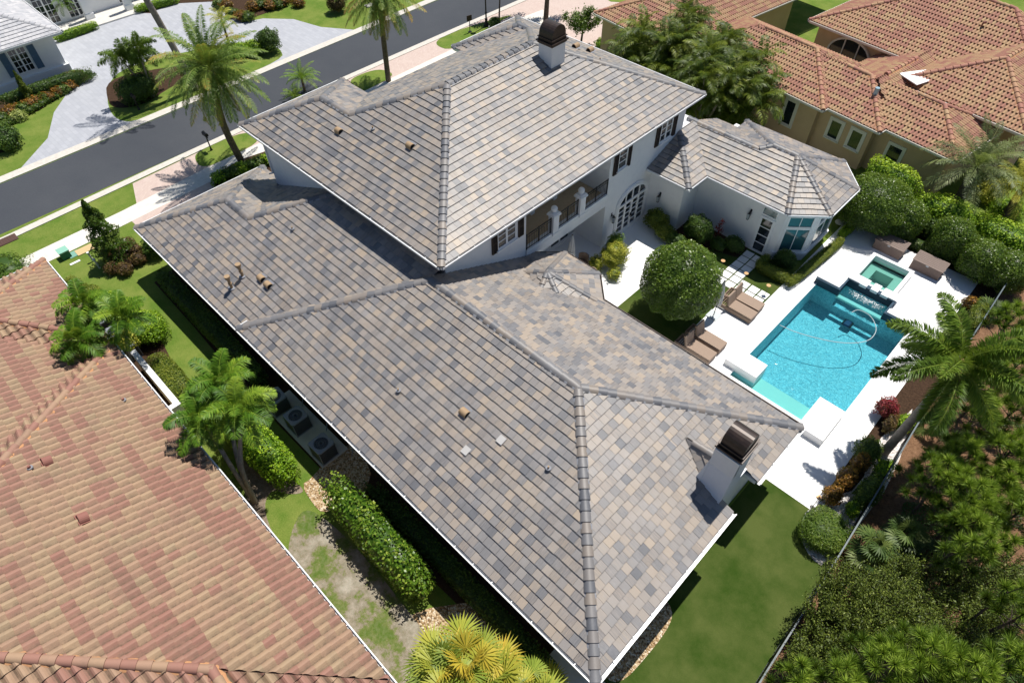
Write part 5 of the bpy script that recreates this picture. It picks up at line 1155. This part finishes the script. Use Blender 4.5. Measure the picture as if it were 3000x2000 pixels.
# bed between deck and fence
for i, (x, y, rx_, ry_, z, m_, nm, lab, cat) in enumerate((
    (2600, 1195, .5, .45, .6, L_RED, 'ti_plant', 'dark red shrub behind the foxtail palm trunk', 'shrub'), (2610, 1240, .3, .5, .4, L_PURPLE, 'copper_shrub', 'dark copper shrub below the red shrub', 'shrub'),
    (2545, 1320, .55, .75, .5, L_COVER, 'bush', 'mid green clipped bush at the foot of the foxtail palm', 'bush'), (2650, 1240, .35, .5, .45, L_HEDGE, 'bush', 'bright green bush behind the foxtail palm trunk', 'bush'),
    (2520, 1355, .35, .45, .5, L_CROTON, 'croton', 'orange croton beside the deck, the one nearest the foxtail palm', 'shrub'), (2480, 1400, .4, .6, .5, L_CROTON, 'croton', 'orange croton beside the deck, middle of three', 'shrub'), (2440, 1450, .4, .45, .45, L_CROTON, 'croton', 'orange croton beside the deck, the one nearest the round shrub', 'shrub'),
    (2545, 1440, .5, 1.0, .55, L_COVER, 'bush', 'long dark green bush in the bed against the fence', 'bush'), (2590, 1375, .35, .6, .4, L_HEDGE, 'bush', 'bright bush against the fence behind the palm base', 'bush'), (2500, 1490, .3, .4, .35, L_HEDGE, 'bush', 'small bright bush against the fence above the round shrub', 'bush'))):
    p = at(x, y, z); shrub(nm, lab, cat, (p[0], p[1], z), (rx_, ry_, z), m_, .095, lump=.16)
shrub('round_shrub', 'large round fluffy green shrub ringed with white pebbles by the fence', 'shrub', (*at(2418, 1555, .5)[:2], .5), (.92, .95, .55), L_COVER and G('fluffy_green', (.04, .085, .015), (.09, .16, .03), (.2, .27, .07)), .085, p=2.6, lump=.08, asp=.3, dens=3)

# --- far side planting
hedge('dark clipped hedge against the wall of the white house across the road', at(10, 300, .5), at(265, 215, .5), .9, 1.1, L_HDARK, .10, lump=.12, p=4)
hedge('low clipped hedge along the portico bed', at(160, 116, .3), at(285, 73, .3), .7, .7, L_HEDGE, .09, lump=.06)
hedge('low clipped hedge right of the portico columns', at(395, 30, .3), at(520, 0, .3), .7, .7, L_HEDGE, .09, lump=.06)
for i in range(11):
    f = i/10; p = at(10+f*190+RNG.uniform(-6, 6), 345-f*100+RNG.uniform(-8, 8), .3); shrub('croton', 'small orange croton in the front bed of the house across the road', 'shrub', (p[0], p[1], .3), (.5, .5, .35), L_CROTON if i % 3 else L_COVER, .13, group='crotons in the bed across the road', lump=.25)
for i in range(12):
    f = i/11; p = at(-5+f*200, 375-f*115, .2); shrub('border_plant', 'low green border plant edging the bed across the road', 'plant', (p[0], p[1], .2), (.38, .38, .25), L_COVER, .12, group='border plants across the road', lump=.25)
shrub('yucca', 'pale spiky yucca in the bed across the road', 'plant', (*at(55, 340, .3)[:2], .3), (.5, .5, .4), L_YUCCA, .4, asp=.12, n=300, coresc=0)
cone_tree('narrow column shrub in front of the shuttered window', at(95, 300), 2.2, .38, L_CLIP, .1, 'column_shrub', n=3000)
hedge('large dark clipped bush on the driveway island', at(352, 285, .9), at(450, 235, .9), 1.9, 1.9, L_HDARK, .11, lump=.06, p=3.5, name='clipped_bush')
shrub('bush', 'dark purple bush on the lawn at the left edge', 'bush', (*at(12, 405, .7)[:2], .7), (1.1, 1.0, .9), L_HDARK, .13, lump=.2)
for i, (x, y, r_, h, m_, lab) in enumerate(((785, 118, .95, 1.0, L_HDARK, 'dark round bush at the tip of the driveway island'), (745, 140, .8, .6, L_HEDGE, 'bright bush beside the dark round bush on the island'), (705, 150, .8, .6, L_HEDGE, 'bright low bush on the island behind the date palm'), (640, 175, .9, .7, L_COVER, 'green bush on the island hidden by the date palm'), (560, 205, .8, .7, L_COVER, 'blue green bush at the foot of the smooth grey palm'), (1115, 40, .0, 0, L_HDARK, ''))):
    if r_: p = at(x, y, h); shrub('bush', lab, 'bush', (p[0], p[1], h), (r_, r_, h), m_, .12, lump=.2)
for i in range(12):
    p = at(640+i*21+RNG.uniform(-5, 5), 20+20*math.sin(i*.5)+RNG.uniform(-14, 14), .35); shrub('croton', 'orange and green croton in the bed by the upper driveway', 'shrub', (p[0], p[1], .35), (.6, .6, .4), L_CROTON if i % 2 else L_COVER, .13, group='crotons by the upper driveway', lump=.25)
shrub('bush', 'dark clipped bush casting a shadow on the far lawn near the top edge', 'bush', (*at(985, 5, .9)[:2], .9), (.9, .9, 1.0), L_PURPLE, .13, lump=.12)
shrub('clipped_ball', 'dark green ball shrub on the grass island by the lamp post', 'bush', (*at(1450, 70, .55)[:2], .55), (.55, .55, .6), L_HDARK, .09, lump=.05)
for i in range(9):
    p = at(640+i*24, 520-i*9, .3); shrub('border_plant', 'leafy green plant in the bed at the palm base by the house front', 'plant', (p[0], p[1], .3), (.5, .5, .4), (L_HEDGE, L_HDARK, L_COVER)[i % 3], .14, group='plants in the bed at the palm base', lump=.3)

# --- leafy trees
def tree(name, label, p, h, blobs, m, leaf, r=.2, n=5000, group=None, asp=.6, spread=.35):
    """trunk, limbs and leaf clumps; blobs = (dx,dy,z,radius)"""
    o = thing(name, label, 'tree', (p[0], p[1], 0), RNG.uniform(0, .01), group); A = Acc(); mb = Acc()
    tb = MB(); tb.bar((0, 0, -.1), (.1, .05, h*.45), r, seg=10, r2=r*.75)
    for (dx, dy, z, R_) in blobs:
        tb.bar((.1, .05, h*.42), (dx*.6, dy*.6, h*.42+(z-h*.42)*.65), r*.5, seg=7, r2=r*.25); tb.bar((dx*.6, dy*.6, h*.42+(z-h*.42)*.65), (dx, dy, z), r*.25, seg=6, r2=r*.08)
        k = int(n*R_*R_); sub = RNG.normal(0, 1, (max(6, int(14*R_)), 3)); sub = unit(sub)*RNG.uniform(.3, 1, (len(sub), 1))*R_*np.array((1, 1, .7))
        idx = RNG.integers(0, len(sub), k); P = sub[idx]+RNG.normal(0, spread*R_*.55, (k, 3))+np.array((dx, dy, z)); N = unit(P-np.array((dx, dy, z-.5))+1e-6); N[:, 2] += .5
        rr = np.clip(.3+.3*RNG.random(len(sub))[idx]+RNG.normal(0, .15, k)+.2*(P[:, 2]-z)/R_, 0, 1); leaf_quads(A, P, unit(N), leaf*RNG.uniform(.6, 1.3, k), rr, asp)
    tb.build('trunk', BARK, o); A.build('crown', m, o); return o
p = at(1598, 70); tree('oak_tree', 'dark oak with spreading limbs at the top edge behind the chimney', p, 6.0, [(-2.2, -2.2, 4.3, 1.0), (-1.2, -3.6, 4.6, .9), (-2.5, -.5, 5.2, 1.2), (-1.0, 1.6, 5.0, 1.1), (-.2, 3.0, 4.6, 1.0), (-3.2, 1.0, 6.0, 1.4), (-1.8, -1.2, 6.3, 1.3), (.3, .8, 5.8, 1.0)], L_OAK, .15, .24, 1100)
p = at(1462, 60); tree('small_street_tree', 'slim dark tree beside the street lamp at the top edge', p, 4.0, [(0, 0, 2.6, .7), (-.3, .2, 3.3, .8), (-.6, .0, 4.3, .9)], L_OAK, .13, .08, 1500)
p = at(1700, 140); tree('garden_tree', 'dense dark tree on the pink pavers behind the two storey roof', p, 3.2, [(0, 0, 2.1, 1.0), (.2, 1.0, 1.9, .8), (-.6, -.5, 2.4, .8), (.3, .4, 2.8, .7)], L_TOP, .14, .1, 1800)
shrub('bush', 'small dark hedge at the left corner of the tan house', 'bush', (*at(1770, 130, .4)[:2], .4), (.8, .7, .5), L_HEDGE, .1)
hedge('dark foundation hedge under the left wall of the tan house', at(1795, 150, .3), at(1830, 165, .3), .8, .7, L_HDARK, .1)

# --- woods at the right: pines, wax myrtles, palmettos
def pine(label, px_, py_, z, R_, nt_, group='young pines beyond the fence', needle=.36, per=190):
    c = at(px_, py_, z); o = thing('pine_tree', label, 'pine tree', (c[0]+RNG.uniform(-.3, .3), c[1]+RNG.uniform(-.3, .3), 0), 0, group); b = np.array((c[0]-o.location[0], c[1]-o.location[1], 0))
    tr_ = MB(); tr_.bar((0, 0, -.1), (b[0], b[1], z+.3), .07, seg=8, r2=.03); A = Acc(); br = MB()
    nt_ = int(nt_*.95)
    for k in range(nt_):
        f = (k+.5)/nt_; a = k*2.39996; zz = z+.7-1.5*f+RNG.normal(0, .15); rad = R_*(.15+.9*f**.7)*RNG.uniform(.6, 1.1)
        q = np.array((b[0]+rad*math.cos(a), b[1]+rad*math.sin(a), zz+.25*RNG.random())); s0 = np.array((b[0]*.9, b[1]*.9, zz-.45))
        br.bar(tuple(s0), tuple(q), .022, seg=5, r2=.01)
        d0 = unit(q-s0); m_ = per; d = unit(RNG.normal(0, 1, (m_, 3))*.9+d0*.6+np.array((0, 0, .5))); s = (RNG.uniform(-.07, .03, (m_, 1))*d0)
        P0 = q+s; tip = P0+d*needle*RNG.uniform(.7, 1.15, (m_, 1)); w_ = unit(np.cross(d, RNG.normal(0, 1, (m_, 3))))*.014
        r_ = np.clip(.78-.65*f+RNG.normal(0, .16, m_), 0, 1); A.tris(np.stack([P0-w_, P0+w_, tip], 1), r_)
    tr_.build('trunk', BARK, o); br.build('branches', BARK, o); A.build('needles', L_PINE, o); return o
PN = [(2760, 1400, 3.2, 1.3, 46), (2840, 1475, 3.4, 1.3, 46), (2810, 1330, 3.0, 1.0, 30), (2865, 1215, 3.2, .9, 24), (2950, 1330, 3.4, 1.1, 34), (2975, 1200, 3.5, 1.0, 28), (2930, 1420, 3.2, 1.0, 34), (2835, 1540, 3.4, .9, 26), (2960, 940, 3.3, 1.1, 30), (2990, 1060, 3.4, 1.1, 30),
      (2800, 1615, 3.8, .45, 9), (2870, 1615, 4.0, .55, 12), (2935, 1600, 3.8, .35, 7), (2937, 1742, 4.2, .3, 6), (2590, 1950, 4.0, 1.1, 34), (2710, 1930, 4.2, 1.1, 36), (2830, 1985, 4.4, 1.1, 34), (2960, 1960, 4.4, 1.0, 30), (2330, 1990, 3.2, .6, 14), (2470, 1990, 3.6, .8, 20), (2990, 1500, 3.6, .9, 22), (2920, 1120, 2.8, .8, 18), (3010, 1800, 4.2, .9, 22)]
for x, y, z, r_, k in PN: pine('young long needled pine in the wood beyond the fence', x, y, z, r_, k)
def myrtle(label, x, y, z, r_, n, group='wax myrtle shrubs beyond the fence'):
    c = at(x, y, z); o = thing('wax_myrtle', label, 'shrub', (c[0], c[1], 0), 0, group); A = Acc(); mb = MB()
    for k in range(n):
        a = RNG.uniform(0, 6.28); q = r_*math.sqrt(RNG.random()); top = np.array((q*math.cos(a), q*math.sin(a), z+.5*RNG.random()+.5*(1-q/r_))); s0 = np.array((top[0]*.35, top[1]*.35, z*.3)); mb.bar(tuple(s0), tuple(top), .014, seg=4, r2=.006)
        m_ = 46; t_ = RNG.uniform(.45, 1.02, m_)[:, None]; P = s0+(top-s0)*t_+RNG.normal(0, .06, (m_, 3)); leaf_quads(A, P, unit(RNG.normal(0, .5, (m_, 3))+np.array((0, 0, .8))), .075*RNG.uniform(.7, 1.3, m_), np.clip(.42+RNG.normal(0, .2, m_), 0, 1), .5)
    mb.build('stem', BARK, o); A.build('foliage', L_MYRT, o); return o
for (x, y, z, r_, n) in ((2500, 1740, 2.4, 1.3, 230), (2610, 1780, 2.6, 1.3, 230), (2440, 1800, 2.0, 1.0, 130), (2560, 1860, 2.4, 1.2, 170), (2690, 1860, 2.4, 1.1, 140), (2820, 1700, 2.2, 1.1, 100), (2900, 1800, 2.2, 1.1, 100), (2840, 1880, 2.2, 1.0, 90), (2950, 1660, 2.0, .9, 70), (2400, 1900, 1.8, .9, 110), (2470, 1930, 1.8, .8, 80), (2750, 1780, 2.0, 1.0, 90), (2350, 1940, 1.6, .6, 60), (2650, 1690, 2.0, .9, 90), (2960, 1860, 2.0, 1.0, 80)):
    myrtle('dark small leaved wax myrtle in the wood beyond the fence', x, y, z, r_, n)
def palmetto(label, x, y, z, n, rad=.55, m=L_PALMETTO, group='palmettos beyond the fence', seed=0):
    p = at(x, y, z); o = thing('saw_palmetto', label, 'palm', (p[0], p[1], 0), 0, group); A = Acc(); fan_leaves(A, (0, 0, max(.1, z-.4)), n, .55, rad, 75, -15, seed, 20, (0, 1), 260); A.build('leaves', m, o); MB().bar((0, 0, 0), (0, 0, max(.12, z-.38)), .06, seg=8).build('trunk', BARK, o)
for i, (x, y, z, n) in enumerate(((2580, 1590, 1.4, 16), (2660, 1560, 1.5, 16), (2720, 1620, 1.4, 14), (2560, 1650, 1.0, 10), (2975, 1260, 1.0, 10), (2880, 1900, 2.0, 12), (2925, 1930, 2.0, 12), (2750, 1230, .8, 9), (2900, 900, .7, 9))): palmetto('dark saw palmetto on the floor of the wood beyond the fence', x, y, z, n, seed=i)
# low dark scrub filling the floor of the wood
A = Acc(); n = 52000; xs = RNG.uniform(2600, 3150, n); ys = RNG.uniform(1120, 2100, n)
pp = []
D = fwd[None]*F+rgt[None]*(xs[:, None]-1500)+upv[None]*(1000-ys[:, None]); T_ = -CAM_H/D[:, 2]; X, Y = D[:, 0]*T_, D[:, 1]*T_
clump = np.sin(X*1.9+1.3*np.sin(Y*1.1))+np.sin(Y*1.7+1.1*np.sin(X*1.4)); k = (clump > -.35) & (X > 2.6+.15*np.sin(Y*2)) & (ys > 1480-.2*(xs-2600))
P = np.stack([X[k], Y[k], RNG.random(k.sum())**1.5*.9*np.clip(clump[k]+.5, .1, 1.6)+.03], 1)
leaf_quads(A, P, np.tile((0, 0, 1.0), (len(P), 1)), .11*RNG.uniform(.6, 1.4, len(P)), np.clip(RNG.normal(.25, .2, len(P)), 0, 1), .45)
o = A.build('undergrowth', L_HDARK); prop(o, 'dark leafy undergrowth covering the floor of the wood', 'undergrowth', kind='stuff')

# ================================================================== THINGS
def ac_unit(p, label, group, rot=0, s=.84, h=.92):
    o = thing('air_conditioner', label, 'air conditioner', p, rot, group)
    b = MB().box(-s/2+.02, s/2-.02, -s/2+.02, s/2-.02, .05, h-.06).build('casing', ACD, o)
    f = MB()
    for sx in (-1, 1):
        for sy in (-1, 1): f.box(sx*s/2-.03*(sx > 0)-.0*(sx < 0), sx*s/2+.03*(sx < 0), sy*s/2-.03*(sy > 0), sy*s/2+.03*(sy < 0), 0, h-.05)
    f.box(-s/2, s/2, -s/2, s/2, 0, .06); f.build('frame', ACG, b)
    n = 28; t = MB(); sq = []
    for k in range(n):
        a = 2*math.pi*k/n; m_ = max(abs(math.cos(a)), abs(math.sin(a))); q = min(1/m_, 1.28)
        sq.append((s/2*q*math.cos(a), s/2*q*math.sin(a)))
    for k in range(n):
        a, b2 = 2*math.pi*k/n, 2*math.pi*(k+1)/n; i, j = sq[k], sq[(k+1) % n]; r_ = s*.37
        t.prism([(r_*math.cos(a), r_*math.sin(a)), i, j, (r_*math.cos(b2), r_*math.sin(b2))], h-.07, h)
    t.build('top_panel', ACG, o)
    MB().bar((0, 0, h-.16), (0, 0, h-.155), s*.37, seg=28).build('fan_well', INSIDE, o)
    fb = MB()
    for k in range(4): fb.obox((.14*math.cos(k*1.571+.4), .14*math.sin(k*1.571+.4), h-.12), (.26, .13, .012), (.35, 0, k*1.571+.4))
    fb.bar((0, 0, h-.15), (0, 0, h-.06), .06, seg=12).build('fan', ACG, o)
    g = MB()
    for k in range(18): a = math.pi*2*k/18; g.bar((.05*math.cos(a), .05*math.sin(a), h+.01), (s*.37*math.cos(a), s*.37*math.sin(a), h-.005), .0035, seg=4)
    for rr in (.12, .2, .28):
        for k in range(20): a, b2 = math.pi*2*k/20, math.pi*2*(k+1)/20; g.bar((rr*math.cos(a), rr*math.sin(a), h+.006), (rr*math.cos(b2), rr*math.sin(b2), h+.006), .003, seg=4)
    g.build('grille', ACG, o)
    return o
GA = 'air conditioners on the slab beside the main wing'
for (x, y), lab in zip(((-20.12, 4.85), (-18.54, 4.94), (-16.5, 4.89)), ('grey air conditioner nearest the road of the three on the slab beside the main roof', 'grey air conditioner in the middle of the three on the slab beside the main roof', 'grey air conditioner standing apart at the gravel end of the slab')):
    o = ac_unit((x, y, .10), lab, GA, RNG.uniform(-.06, .06))
GB = 'air conditioners behind the low white wall'
for (x, y), lab in zip(((-30.84, 1.5), (-28.3, 1.5), (-29.5, 1.5)), ('pale air conditioner half hidden by palm crowns, the farthest from the low white wall', 'pale air conditioner nearest the end of the low white wall', 'pale air conditioner in the middle of the row beside the clay roof')): ac_unit((x, y, .0), lab, GB)
# disconnect boxes and pipes on the shaded wall
for xc in (-19.4, -17.5, -15.6): MB().box(xc-.14, xc+.14, 5.84, 5.95, .9, 1.35).bar((xc, 5.9, .9), (xc+.1, 5.6, .25), .02, seg=6).build('electric_box', ACG, H1)
# low white garden wall
MB().box(-27.0, -22.45, 1.42, 1.68, 0, 1.4).box(-22.71, -22.45, .55, 1.42, 0, 1.4).build('garden_wall', TRIM) 
prop(bpy.data.objects['garden_wall'], 'low white garden wall between the clay tiled house and the clipped hedge', 'wall')
# loungers
def lounger():
    o = thing('sun_lounger', 'taupe woven sun lounger on the white deck', 'sun lounger')
    f = MB()
    for s_ in (-1, 1): f.box(-1.0, .98, s_*.34-.03, s_*.34+.03, .06, .28)
    f.box(.92, .98, -.31, .31, .06, .28).box(-1.0, -.95, -.31, .31, .06, .28)
    for k in range(7): x = -.9+k*.11; f.box(x, x+.035, -.31, .31, .2, .23)
    f.build('frame', WICKER, o)
    for sx in (-.93, .9):
        for sy in (-.33, .33): MB().box(sx-.035, sx+.035, sy-.035, sy+.035, 0, .06).build('leg', WICKER, o)
    MB().box(-.34, .99, -.345, .345, .281, .37).build('cushion', CUSHION, o, bevel=.02)
    bk = MB().box(-.03, .05, -.335, .335, 0, .68).build('backrest', CUSHION, o, bevel=.02); bk.location = (-.36, 0, .30); bk.rotation_euler = (0, R(-14), 0)
    MB().box(-.065, -.035, -.345, -.315, -.02, .66).box(-.065, -.035, .315, .345, -.02, .66).bar((-.05, 0, .5), (-.36, 0, -.05), .014, seg=6).build('back_support', WICKER, bk)
    return o
LP = [(-8.2, 25.0, 'taupe lounger beside the closed deck umbrella, front one of its pair'), (-8.25, 25.78, 'taupe lounger beside the stepping stones, far one of its pair'), (-8.22, 22.12, 'taupe lounger of the near pair, the one closer to the closed umbrella'), (-8.22, 21.2, 'taupe lounger nearest the main roof edge')]
base = lounger()
for i, (x, y, lab) in enumerate(LP):
    o = base if i == 0 else copy_tree(base); o.location = (x, y, .02); o.rotation_euler = (0, 0, RNG.uniform(-.03, .03)); prop(o, lab, 'sun lounger', 'sun loungers on the pool deck')
# closed umbrellas
def umbrella(p, label, h=2.5, tilt=0):
    o = thing('closed_umbrella', label, 'umbrella', p)
    MB().box(-.3, .3, -.3, .3, 0, .05).build('base', mat('pale_steel', (.50, .55, .57), .4) if 'pale_steel' not in bpy.data.materials else bpy.data.materials['pale_steel'], o, bevel=.01)
    MB().bar((0, 0, .05), (0, 0, h), .022, seg=10).ball((0, 0, h), .035).build('pole', BLACK, o)
    A = Acc(); V = []; nz, na = 14, 48
    for i in range(nz):
        f = i/(nz-1); z = h-.04-f*1.55; r_ = .035+.15*f**.8+.03*math.sin(f*3.1)
        V.append([(math.cos(a)*r_*(1+.22*math.cos(8*a+f*1.5)), math.sin(a)*r_*(1+.22*math.cos(8*a+f*1.5)), z-.06*f*(1+math.cos(8*a))) for a in np.linspace(0, 2*math.pi, na, endpoint=False)])
    A.grid(np.array(V), nz, na, .5, closed=True); A.build('canopy', CANVAS, o, smooth=True)
    MB().bar((0, 0, h-1.1), (0, 0, h-1.06), .19, seg=16).build('strap', CANVAS, o); return o
umbrella((-8.88, 23.91, .02), 'closed grey umbrella on a square base standing on the deck between the lounger pairs')
umbrella((-16.0, 20.6, .02), 'closed pale umbrella behind the little hip roof on the shaded patio', 3.3)
# patio set
tb = thing('patio_table', 'round dark woven table on the shaded patio behind the little hip roof', 'table', (-16.0, 20.75, .016)); MB().bar((0, 0, .70), (0, 0, .74), .62, seg=28).build('table_top', WICKER, tb); MB().bar((0, 0, 0), (0, 0, .7), .07, seg=10).bar((0, 0, 0), (0, 0, .03), .3, seg=20).build('pedestal', WICKER, tb)
def chair():
    o = thing('patio_chair', '', 'chair'); MB().box(-.26, .26, -.26, .26, .36, .44).build('seat', WICKER, o, bevel=.02)
    for sx in (-.22, .22):
        for sy in (-.22, .22): MB().bar((sx, sy, 0), (sx, sy, .36), .025, seg=6).build('leg', WICKER, o)
    b = MB(); n = 9; pts = [(.30*math.cos(R(100+160*k/n-0)), .30*math.sin(R(100+160*k/n))) for k in range(n+1)]
    for (x0, y0), (x1, y1) in zip(pts[:-1], pts[1:]): b.prism([(x0, y0), (x1, y1), (x1*1.12, y1*1.12), (x0*1.12, y0*1.12)], .38, .88)
    b.build('backrest', WICKER, o); return o
c0 = chair()
for i, (x, y, a, lab) in enumerate(((-15.15, 21.35, 215, 'brown woven patio chair peeking out beside the little hip roof, nearest the lit patio'), (-16.2, 21.95, 275, 'brown woven patio chair by the lower french doors, beside the pale umbrella'), (-16.9, 20.4, 20, 'brown woven patio chair hidden behind the pale umbrella'))):
    o = c0 if i == 0 else copy_tree(c0); o.location = (x, y, .016); o.rotation_euler = (0, 0, R(a)+math.pi*0); prop(o, lab, 'chair', 'woven chairs round the patio table')
# bowl torches
def torch(p, lab, h=.6):
    o = thing('garden_torch', lab, 'garden light', (p[0], p[1], .01), 0, 'bowl topped garden lights')
    MB().bar((0, 0, 0), (0, 0, .02), .10, seg=16).build('base', BLACK, o); MB().bar((0, 0, .02), (0, 0, h), .012, seg=8).build('pole', BRONZE, o)
    MB().bar((0, 0, h), (0, 0, h+.05), .03, seg=18, r2=.12).build('bowl', mat('copper_bowl', (.45, .28, .14), .4, metal=.4) if 'copper_bowl' not in bpy.data.materials else bpy.data.materials['copper_bowl'], o)
torch((-10.55, 27.2), 'copper bowl light on a thin pole beside the ball topiary'); torch((-9.1, 27.2), 'copper bowl light on a thin pole in the middle of the stepping stones'); torch((-7.75, 27.2), 'copper bowl light on a thin pole at the deck edge of the court turf'); torch((.05, 17.45), 'copper bowl light at the deck corner by the round fluffy shrub', .8)
# deck boxes
def deck_box(x, y, lab):
    o = thing('deck_box', lab, 'storage box', (x, y, .02), R(-1), 'brown storage boxes on the pool deck')
    b = MB().box(-.78, .78, -.38, .38, 0, .62); 
    for k in range(6): b.box(-.785, .785, -.385, .385, .06+k*.1, .075+k*.1)
    b.build('body', BOXMAT, o)
    l = MB().extr([(-.82, -.43, .64), (-.82, .43, .76), (-.82, .43, .70), (-.82, -.43, .60)], (1.64, 0, 0)); n = 7
    for k in range(1, n): l.extr([(-.8, -.42+.84*k/n, .642+.12*k/n), (-.8, -.41+.84*k/n, .652+.12*k/n), (-.8, -.40+.84*k/n, .645+.12*k/n)], (1.6, 0, 0))
    l.build('lid', BOXMAT, o)
    MB().box(-.07, .07, -.45, -.43, .55, .62).build('latch', METAL_G, o); MB().box(.821, .84, -.12, .02, .5, .56).build('handle', METAL_G, o)
deck_box(-4.52, 35.15, 'brown storage box on the pool deck, the one nearer the bay window'); deck_box(-2.3, 34.95, 'brown storage box on the pool deck, the one nearer the fence')
# street furniture
def lamp_post(p, lab):
    o = thing('street_lamp', lab, 'street lamp', (p[0], p[1], 0))
    MB().bar((0, 0, 0), (0, 0, .12), .24, seg=12).bar((0, 0, .12), (0, 0, .55), .2, seg=12, r2=.1).bar((0, 0, .55), (0, 0, .62), .13, seg=12).build('base', BLACK, o)
    MB().bar((0, 0, .6), (0, 0, 3.9), .07, seg=12, r2=.05).bar((0, 0, 1.1), (0, 0, 1.16), .1, seg=12).build('pole', BLACK, o)
    MB().bar((0, 0, 3.9), (0, 0, 4.4), .12, seg=6, r2=.2).build('lamp_glass', LGLASS, o); MB().bar((0, 0, 4.4), (0, 0, 4.62), .26, seg=6, r2=.03).build('lamp_cap', BLACK, o)
lamp_post(at(1425, 77), 'black street lamp post on the grass island at the top edge')
def mailbox(p, lab, h=1.15, rot=0, name='mailbox', cat='mailbox'):
    o = thing(name, lab, cat, (p[0], p[1], 0), rot)
    MB().bar((0, 0, 0), (0, 0, h), .045, seg=8).bar((0, 0, 0), (0, 0, .22), .1, seg=8, r2=.05).box(-.25, .25, -.03, .03, h-.1, h-.04).build('post', BLACK, o)
    n = 8; MB().extr([(-.26, -.11, h)]+[(-.26, -.11*math.cos(math.pi*k/n), h+.12+.11*math.sin(math.pi*k/n)) for k in range(n+1)]+[(-.26, .11, h)], (.5, 0, 0)).build('box', BLACK, o)
    MB().bar((0, 0, h+.23), (0, 0, h+.36), .02, seg=6).build('finial', BLACK, o)
mailbox(at(620, 441), 'black mailbox on a post on the grass strip in front of the house')
o = thing('yard_sign', 'small square dark sign on a post beside the road near the lamp post', 'sign', at(1377, 95), R(80)); MB().bar((0, 0, 0), (0, 0, 1.0), .035, seg=8).bar((0, 0, 0), (0, 0, .06), .16, seg=14).build('post', BLACK, o); MB().box(-.24, .24, -.03, .03, .95, 1.4).build('board', DARKBR, o)
o = mailbox(at(408, 322), 'grey lidded mailbox at the edge of the driveway island lawn', 1.0)
o = thing('utility_box', 'green utility pedestal on the lawn beside the walk', 'utility box', at(195, 752)); MB().box(-.25, .25, -.25, .25, 0, .45).build('body', UTILG, o, bevel=.02); MB().box(-.28, .28, -.28, .28, .451, .52).build('lid', mat('pale_green', (.25, .5, .4), .6), o)
prop(MB().box(*[q for q in (at(217, 745)[0]-.28, at(217, 745)[0]+.28, at(217, 745)[1]-.28, at(217, 745)[1]+.28)], 0, .03).build('utility_cover', mat('faded_green', (.18, .36, .30), .7)), 'flat faded green utility cover in the lawn beside the green pedestal', 'utility cover')
p = at(250, 732); prop(MB().box(p[0]-.3, p[0]+.3, p[1]-.5, p[1]+.45, 0, .05).build('utility_cover', mat('sand_lid', (.55, .42, .22), .8), bevel=.012), 'tan oblong utility cover in the lawn by the walk', 'utility cover')
p = at(221, 770); prop(MB().box(p[0]-.08, p[0]+.08, p[1]-.28, p[1]+.28, 0, .04).build('utility_cover', TRIM), 'narrow white lid in the lawn near the clay roof corner', 'utility cover')
for (x, y, lab) in ((275, 765, 'white stub pipe on the lawn, the one nearer the walk'), (293, 785, 'white stub pipe on the lawn, the one nearer the copper shrubs')):
    p = at(x, y); prop(MB().bar((p[0], p[1], 0), (p[0]-.03, p[1]-.03, .6), .055, seg=10).bar((p[0]-.03, p[1]-.03, .6), (p[0]-.03, p[1]-.03, .66), .075, seg=10).build('stub_pipe', PVCW), lab, 'pipe', 'white stub pipes on the lawn')
g = MB()
for k in range(9): g.box(-42.5, -41.9, -.45+k*.14, -.36+k*.14, .052, .07)
g.box(-42.55, -41.85, -.5, .85, .03, .055); prop(g.build('storm_drain', mat('rusty_grate', (.09, .05, .04), .7)), 'dark storm drain grate at the kerb by the left edge', 'drain')
p = at(1082, 17); prop(MB().box(p[0]-.3, p[0]+.3, p[1]-.4, p[1]+.4, 0, .05).build('utility_cover', CONC), 'pale utility cover in the far lawn at the top edge', 'utility cover')
p = at(1443, 83); prop(MB().box(p[0]-.2, p[0]+.2, p[1]-.3, p[1]+.3, 0, .2).build('utility_box', PVCW, bevel=.02), 'small white utility box at the foot of the street lamp', 'utility box')
p = at(2459, 655); prop(MB().ball((p[0], p[1], .1), .28, 14, (1, 1, .4)).build('rock', CONC, smooth=True), 'pale rounded rock in the mulch under the bay roof corner', 'rock')
PALE_TILE2 = mat('pale_single_tile', (.46, .45, .44), .8)
# lost tile patches and litter on the roof
for i, (p, r_) in enumerate((((-10.13, 7.73), .15), ((-9.31, 8.75), .15))):
    zz = ZM+S1*(p[1]-5.34); q = MB().obox((0, 0, 0), (.29, .31, .012)).build('pale_tile', PALE_TILE2, H1); q.location = (p[0], p[1], zz+.068); q.rotation_euler = (math.atan(S1)-.12, 0, 0)
